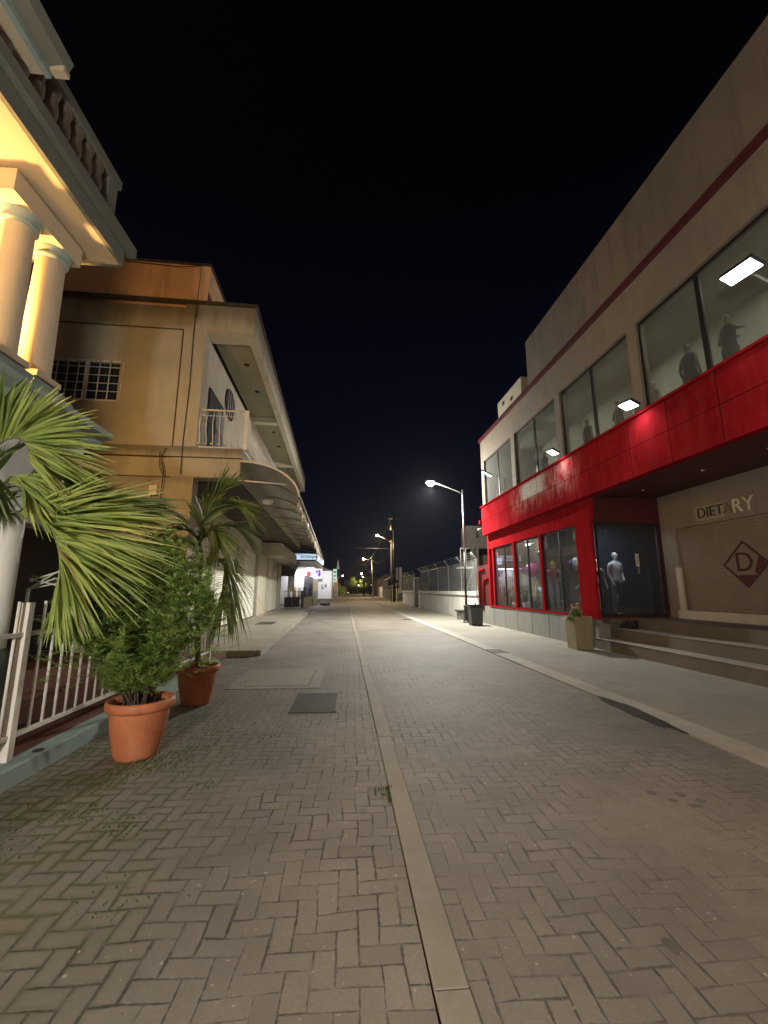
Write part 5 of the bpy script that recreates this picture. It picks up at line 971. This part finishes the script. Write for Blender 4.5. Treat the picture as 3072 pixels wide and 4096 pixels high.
pg = MB().box(-3.62, -3.47, 43.28, 43.299, 3.25, 3.62).box(-3.47, -3.40, 43.28, 43.299, 3.42, 3.5).box(-3.38, -3.20, 43.28, 43.299, 2.95, 3.62).box(-3.45, -3.35, 43.28, 43.299, 3.05, 3.2).box(-3.22, -3.15, 43.28, 43.299, 3.1, 3.4); pg.build('emblem', M['purple'], rx_)
rw = thing('red_white_sign', 'slanting sign with red and white lettering under the boutique canopy', 'sign', (-4.3, 46, 3.2)); MB().box(-4.9, -3.95, 45.9, 45.95, 2.95, 3.85).build('panel', M['sign_white'], rw); MB().box(-4.82, -4.4, 45.88, 45.899, 3.1, 3.6).box(-4.35, -4.3, 45.88, 45.899, 3.2, 3.7).box(-4.2, -4.05, 45.88, 45.899, 3.35, 3.5).build('marks', M['redglyph'], rw)
lamp('shop_light', 'AREA', (-5.4, 45.8, 3.95), L_SHOP, (.95, .95, 1), bq, shape='RECTANGLE', size=2.5, size_y=2.0)
lamp('shop_light', 'AREA', (-4.2, 50.5, 3.95), L_SHOP, (.95, .95, 1), bq, shape='RECTANGLE', size=.5, size_y=7)
for i in range(5):
    x_ = -6.6+i*.52; o = MB().lathe([(.001, 0), (.16, .02), (.19, .5), (.15, .9), (.18, 1.25), (.05, 1.42), (.001, 1.45)], (x_, 46.2, .6), 12).build('dress_display', M[['cloth_white', 'yellowv', 'mann_white', 'cloth_grey', 'lavender'][i]]); tag(o, ['white', 'yellow', 'ivory', 'grey', 'lavender'][i]+' dress on a stand behind the boutique bars', 'dress')
wl2 = thing('low_wall', 'low wall with square pillars and upright black bars before the boutique', 'wall', (-4.3, 43, 0))
MB().box(-4.68, -4.42, 39.9, 40.25, 0, 1.55).build('pillar', M['step'], wl2); MB().box(-4.25, -3.7, 46.6, 47.2, 0, 1.5).build('pillar', M['beige2'], wl2); MB().prism([(-4.5, 40.25), (-4.40, 40.25), (-4.18, 46.6), (-4.28, 46.6)], 'z', 0, .95).build('masonry', M['beige2'], wl2)
br = MB(); [br.tube([(-4.45+.22*(q/12)+.0, 40.5+q*.5, .9), (-4.45+.22*(q/12), 40.5+q*.5, 3.0)], .032, 5) for q in range(13)]; br.tube([(-4.45, 40.4, 2.95), (-4.2, 46.6, 2.95)], .025, 5); br.build('bars', M['black'], wl2)
sa = thing('dark_side_awning', 'grey sloping canvas awning beside the far end of the beige building', 'awning', (-5.2, 36.5, 2.5)); MB().add([(-6.0, 37.0, 4.0), (-4.55, 37.0, 4.0), (-4.85, 36.0, 2.75), (-6.0, 36.0, 2.75)], [(0,1,2,3)]).add([(-6.0, 37.0, 4.03), (-4.53, 37.0, 4.03), (-4.83, 36.0, 2.78), (-6.0, 36.0, 2.78)], [(0,3,2,1)]).build('canvas', M['cloth_grey'], sa); MB().tube([(-4.5, 37, 4.0), (-4.9, 36, 2.7)], .03, 6).tube([(-4.9, 36, 2.7), (-4.9, 36, .1)], .03, 6).build('frame', M['wood'], sa)
o = MB().add([(-5.5, 37.4, 2.9), (-4.95, 37.4, 3.1), (-5.0, 37.5, 1.5), (-5.55, 37.35, 1.45), (-5.25, 37.3, 2.2)], [(0,1,4), (1,2,4), (2,3,4), (3,0,4)]).build('hanging_sheet', M['cloth_white']); tag(o, 'pale cloth sheet hanging below the dark side awning', 'sheet')
fg = thing('iron_gate', 'low dark iron gate between the beige building and the pillar', 'gate', (-5.3, 38.5, 0)); m_ = MB().tube([(-5.9, 38.3, 1.5), (-4.7, 39.4, 1.5)], .025, 6); [m_.tube([(-5.9+q*.12, 38.3+q*.11, .12), (-5.9+q*.12, 38.3+q*.11, 1.5)], .012, 4) for q in range(11)]; m_.build('bars', M['black'], fg); MB().prism([(-5.9, 38.36), (-4.7, 39.46), (-4.72, 39.5), (-5.92, 39.4)], 'z', .1, 1.0).build('plate', M['bin'], fg)
for i, (x_, y_, r_) in enumerate([(-2.95, 46.0, .34), (-2.55, 45.6, .30), (-3.15, 46.8, .3), (-2.75, 47.2, .25)]):
    rnd = random.Random(i); m = MB().ball((x_, y_, r_*.55), r_, 12, 8, .65); m.v = [(v[0]+rnd.uniform(-.05, .05), v[1]+rnd.uniform(-.05, .05), v[2]+rnd.uniform(-.03, .03)) for v in m.v]; o = m.build('boulder', M['granite' if i == 3 else 'step']); tag(o, 'rough dark boulder at the road edge before the boutique', 'boulder', 'boulders before the boutique')
o = MB().prism([(-3.7, 48.5), (-2.5, 48), (-2.4, 48.8), (-3.6, 49.6)], 'z', .3, .42).build('stone_slab', M['granite']); tag(o, 'pale flat slab resting on the boulders', 'slab')
wb = thing('white_house', 'plain white end wall lit by the boutique with dark lettering marks', 'building', (-6, 85, 0)); MB().box(-14, -4.0, 85, 97, 0, 5.4).build('wall', M['shop_lit'], wb); MB().box(-6.9, -6.3+.5, 84.9, 84.99, 3.3, 4.2).build('window', M['cloth_grey'], wb)
lt = MB().box(-5.95, -5.8, 84.93, 84.99, 1.9, 2.8).box(-5.8, -5.5, 84.93, 84.99, 1.9, 2.15).box(-5.15, -5.0, 84.93, 84.99, 2.1, 2.9).box(-5.4, -5.15, 84.93, 84.99, 2.3, 2.5).box(-5.4, -5.3, 84.93, 84.99, 2.5, 2.75); lt.build('marks', M['ink'], wb); MB().prism([(-14, 5.4), (-4, 5.4), (-9, 7.6)], 'y', 85, 97).build('roof', M['bin'], wb)
lamp('wall_light', 'AREA', (-5.2, 80, 4.8), 160, (.95, .95, 1), wb, shape='RECTANGLE', size=3, size_y=.6, rot=(R_(60), 0, 0))
o = MB().box(-4.1, -3.0, 93, 94, 0, 2.6).build('white_garden_wall', M['shop_lit']); tag(o, 'short white garden wall beside the far hedge', 'wall')
gs = thing('green_sign', 'tall pale green lit signboard standing past the white house', 'sign', (-3.9, 90, 2)); MB().box(-4.0, -3.2, 90, 90.1, 3.3, 6.0).build('panel', emis('green_sign_face', (.45, .75, .68), .45), gs); MB().box(-3.65, -3.55, 89.9, 90.2, 0, 3.3).build('pole', M['galv'], gs); MB().box(-3.85, -3.35, 89.97, 89.99, 5.2, 5.6).box(-3.85, -3.4, 89.97, 89.99, 4.4, 4.8).box(-3.85, -3.45, 89.97, 89.99, 3.6, 4.0).build('marks', M['whitedirty'], gs)
sp_ = thing('church_spire', 'pale pointed steeple rising over the far left roofs', 'steeple', (-4.6, 140, 0)); MB().add([(-5.1, 139.5, 8.4), (-4.1, 139.5, 8.4), (-4.1, 140.5, 8.4), (-5.1, 140.5, 8.4), (-4.6, 140, 11.8)], [(0,1,4),(1,2,4),(2,3,4),(3,0,4),(0,3,2,1)]).build('spire', emis('glowing_spire_stone', (.62, .58, .5), .12), sp_); MB().box(-5.0, -4.2, 139.6, 140.4, 0, 8.4).build('tower', M['bin'], sp_)  # spire stone given a faint glow of its own to look floodlit
hs = thing('orange_lit_house', 'far house on the left with orange lit gable end', 'building', (-6, 125, 0)); MB().box(-12, -4.3, 125, 135, 0, 5.2).build('wall', M['cream'], hs); MB().box(-4.5, -4.1, 124.6, 125, 0, 5.3).build('corner_pillar', M['orange'], hs); MB().prism([(-12.3, 5.2), (-3.9, 5.2), (-8, 7.2)], 'y', 124.6, 135).build('roof', M['orange'], hs)
lamp('wall_light', 'POINT', (-3.9, 120, 5.6), 260, (1, .55, .22), hs, shadow_soft_size=.2)
def tree(x, y, h, r, label, n, seed, trunk=True, name='tree', cat='tree'):
    rnd = random.Random(seed); t = thing(name, label, cat, (x, y, 0)); m = MB(); cen = [(Vector((x+rnd.gauss(0, r*.5), y+rnd.gauss(0, r*.5), h-r+rnd.uniform(-.5, .7)*r)), r*rnd.uniform(.3, .55)) for i in range(9)]
    for i in range(n):
        c, rr = rnd.choice(cen); d = Vector((rnd.gauss(0, 1), rnd.gauss(0, 1), rnd.gauss(0, 1))).normalized()*rr*rnd.uniform(.6, 1.1); p = c+d; u = Vector((rnd.gauss(0, 1), rnd.gauss(0, 1), rnd.gauss(0, 1))).normalized()*.10*r**.5; v = u.cross(d).normalized()*.06*r**.5; m.add([p-u, p-v, p+u, p+v], [(0,1,2,3)])
    m.build('crown', M['thuja'], t)
    if trunk:
        b = MB().tube([(x, y, 0), (x+.1, y, h*.35), (x, y, h*.6)], [r*.09, r*.07, r*.04], 7)
        for c, rr in cen[:5]: b.tube([(x, y, h*.4), tuple(c)], [r*.04, .02], 5)
        b.build('trunk', M['bark'], t)
tree(-3.3, 108, 3.3, 1.6, 'low green hedge bush at the far left roadside', 900, 31, False, 'hedge', 'hedge'); tree(-2.7, 112, 2.6, 1.2, 'smaller bush beside the far hedge', 600, 32, False, 'hedge', 'hedge')
tree(2.2, 190, 7.5, 3.0, 'far tree lit yellow under the distant lamps', 1300, 33); tree(-.5, 200, 6.5, 2.8, 'dark tree closing the end of the street', 900, 34); tree(6.5, 150, 7, 2.5, 'dark tree behind the far tan house', 900, 35)
# parked car far away
cr_ = thing('parked_car', 'pale parked car facing the camera far down the left roadside', 'car', (-1.9, 150, 0))
MB().prism([(-2.75, .35), (-1.05, .35), (-1.0, .7), (-1.1, .95), (-1.3, 1.45), (-2.5, 1.45), (-2.7, .95), (-2.8, .7)], 'y', 150, 154).build('body', M['white'], cr_, bevel=.05); MB().prism([(-2.62, .98), (-1.18, .98), (-1.36, 1.38), (-2.44, 1.38)], 'y', 149.96, 149.99).build('windscreen', M['ink'], cr_)
for x_ in (-2.6, -1.2): MB().box(x_-.14, x_+.14, 149.94, 149.99, .68, .84).build('headlight', emis('car_lamp', (1, .9, .75), 1.0) if x_ < -2 else bpy.data.materials['car_lamp'], cr_)
for x_ in (-2.65, -1.15):
    for yy in (150.8, 153.2): MB().tube([(x_-.1, yy, .33), (x_+.1, yy, .33)], .33, 14).build('wheel', M['black'], cr_)
o = MB().box(-6, 10, 260, 262, 0, 3.5).build('far_wall', M['tan2']); tag(o, 'dim wall closing the far end of the street', 'wall')
for i, (x_, y_, z_, s_) in enumerate([(2.85, 180, 3.6, .45), (5.0, 178, 3.45, .2), (7.6, 170, 3.85, .5)]):
    o = MB().box(x_-s_/2, x_+s_/2, y_, y_+.1, z_-.25, z_+.25).build('lit_window', emis('lit_window_%d' % i, (1, .9, .7), 3)); tag(o, ['square lit window below the far lamps', 'tiny lit window left of the slim far pole', 'oblong lit window on the far right house'][i], 'window')
hz = MB().box(-60, 60, -30, 300, -1.5, 16).build('haze', None); hz['kind'] = 'stuff'  # thin haze added to give the lamps a halo in place of glare
hm = bpy.data.materials.new('halo_haze'); hm.use_nodes = True; hn = hm.node_tree.nodes; hn.remove(hn['Principled BSDF']); pv = hn.new('ShaderNodeVolumePrincipled'); pv.inputs['Density'].default_value = .0002; pv.inputs['Color'].default_value = (.85, .9, 1, 1); pv.inputs['Anisotropy'].default_value = .5
hm.node_tree.links.new(pv.outputs[0], hn['Material Output'].inputs['Volume']); hz.data.materials.clear(); hz.data.materials.append(hm)
scene.cycles.volume_max_steps = 64
scene.render.engine = 'CYCLES'
scene.cycles.max_bounces = 6; scene.cycles.transparent_max_bounces = 12; scene.cycles.sample_clamp_indirect = 4.0
scene.cycles.caustics_reflective = False; scene.cycles.caustics_refractive = False
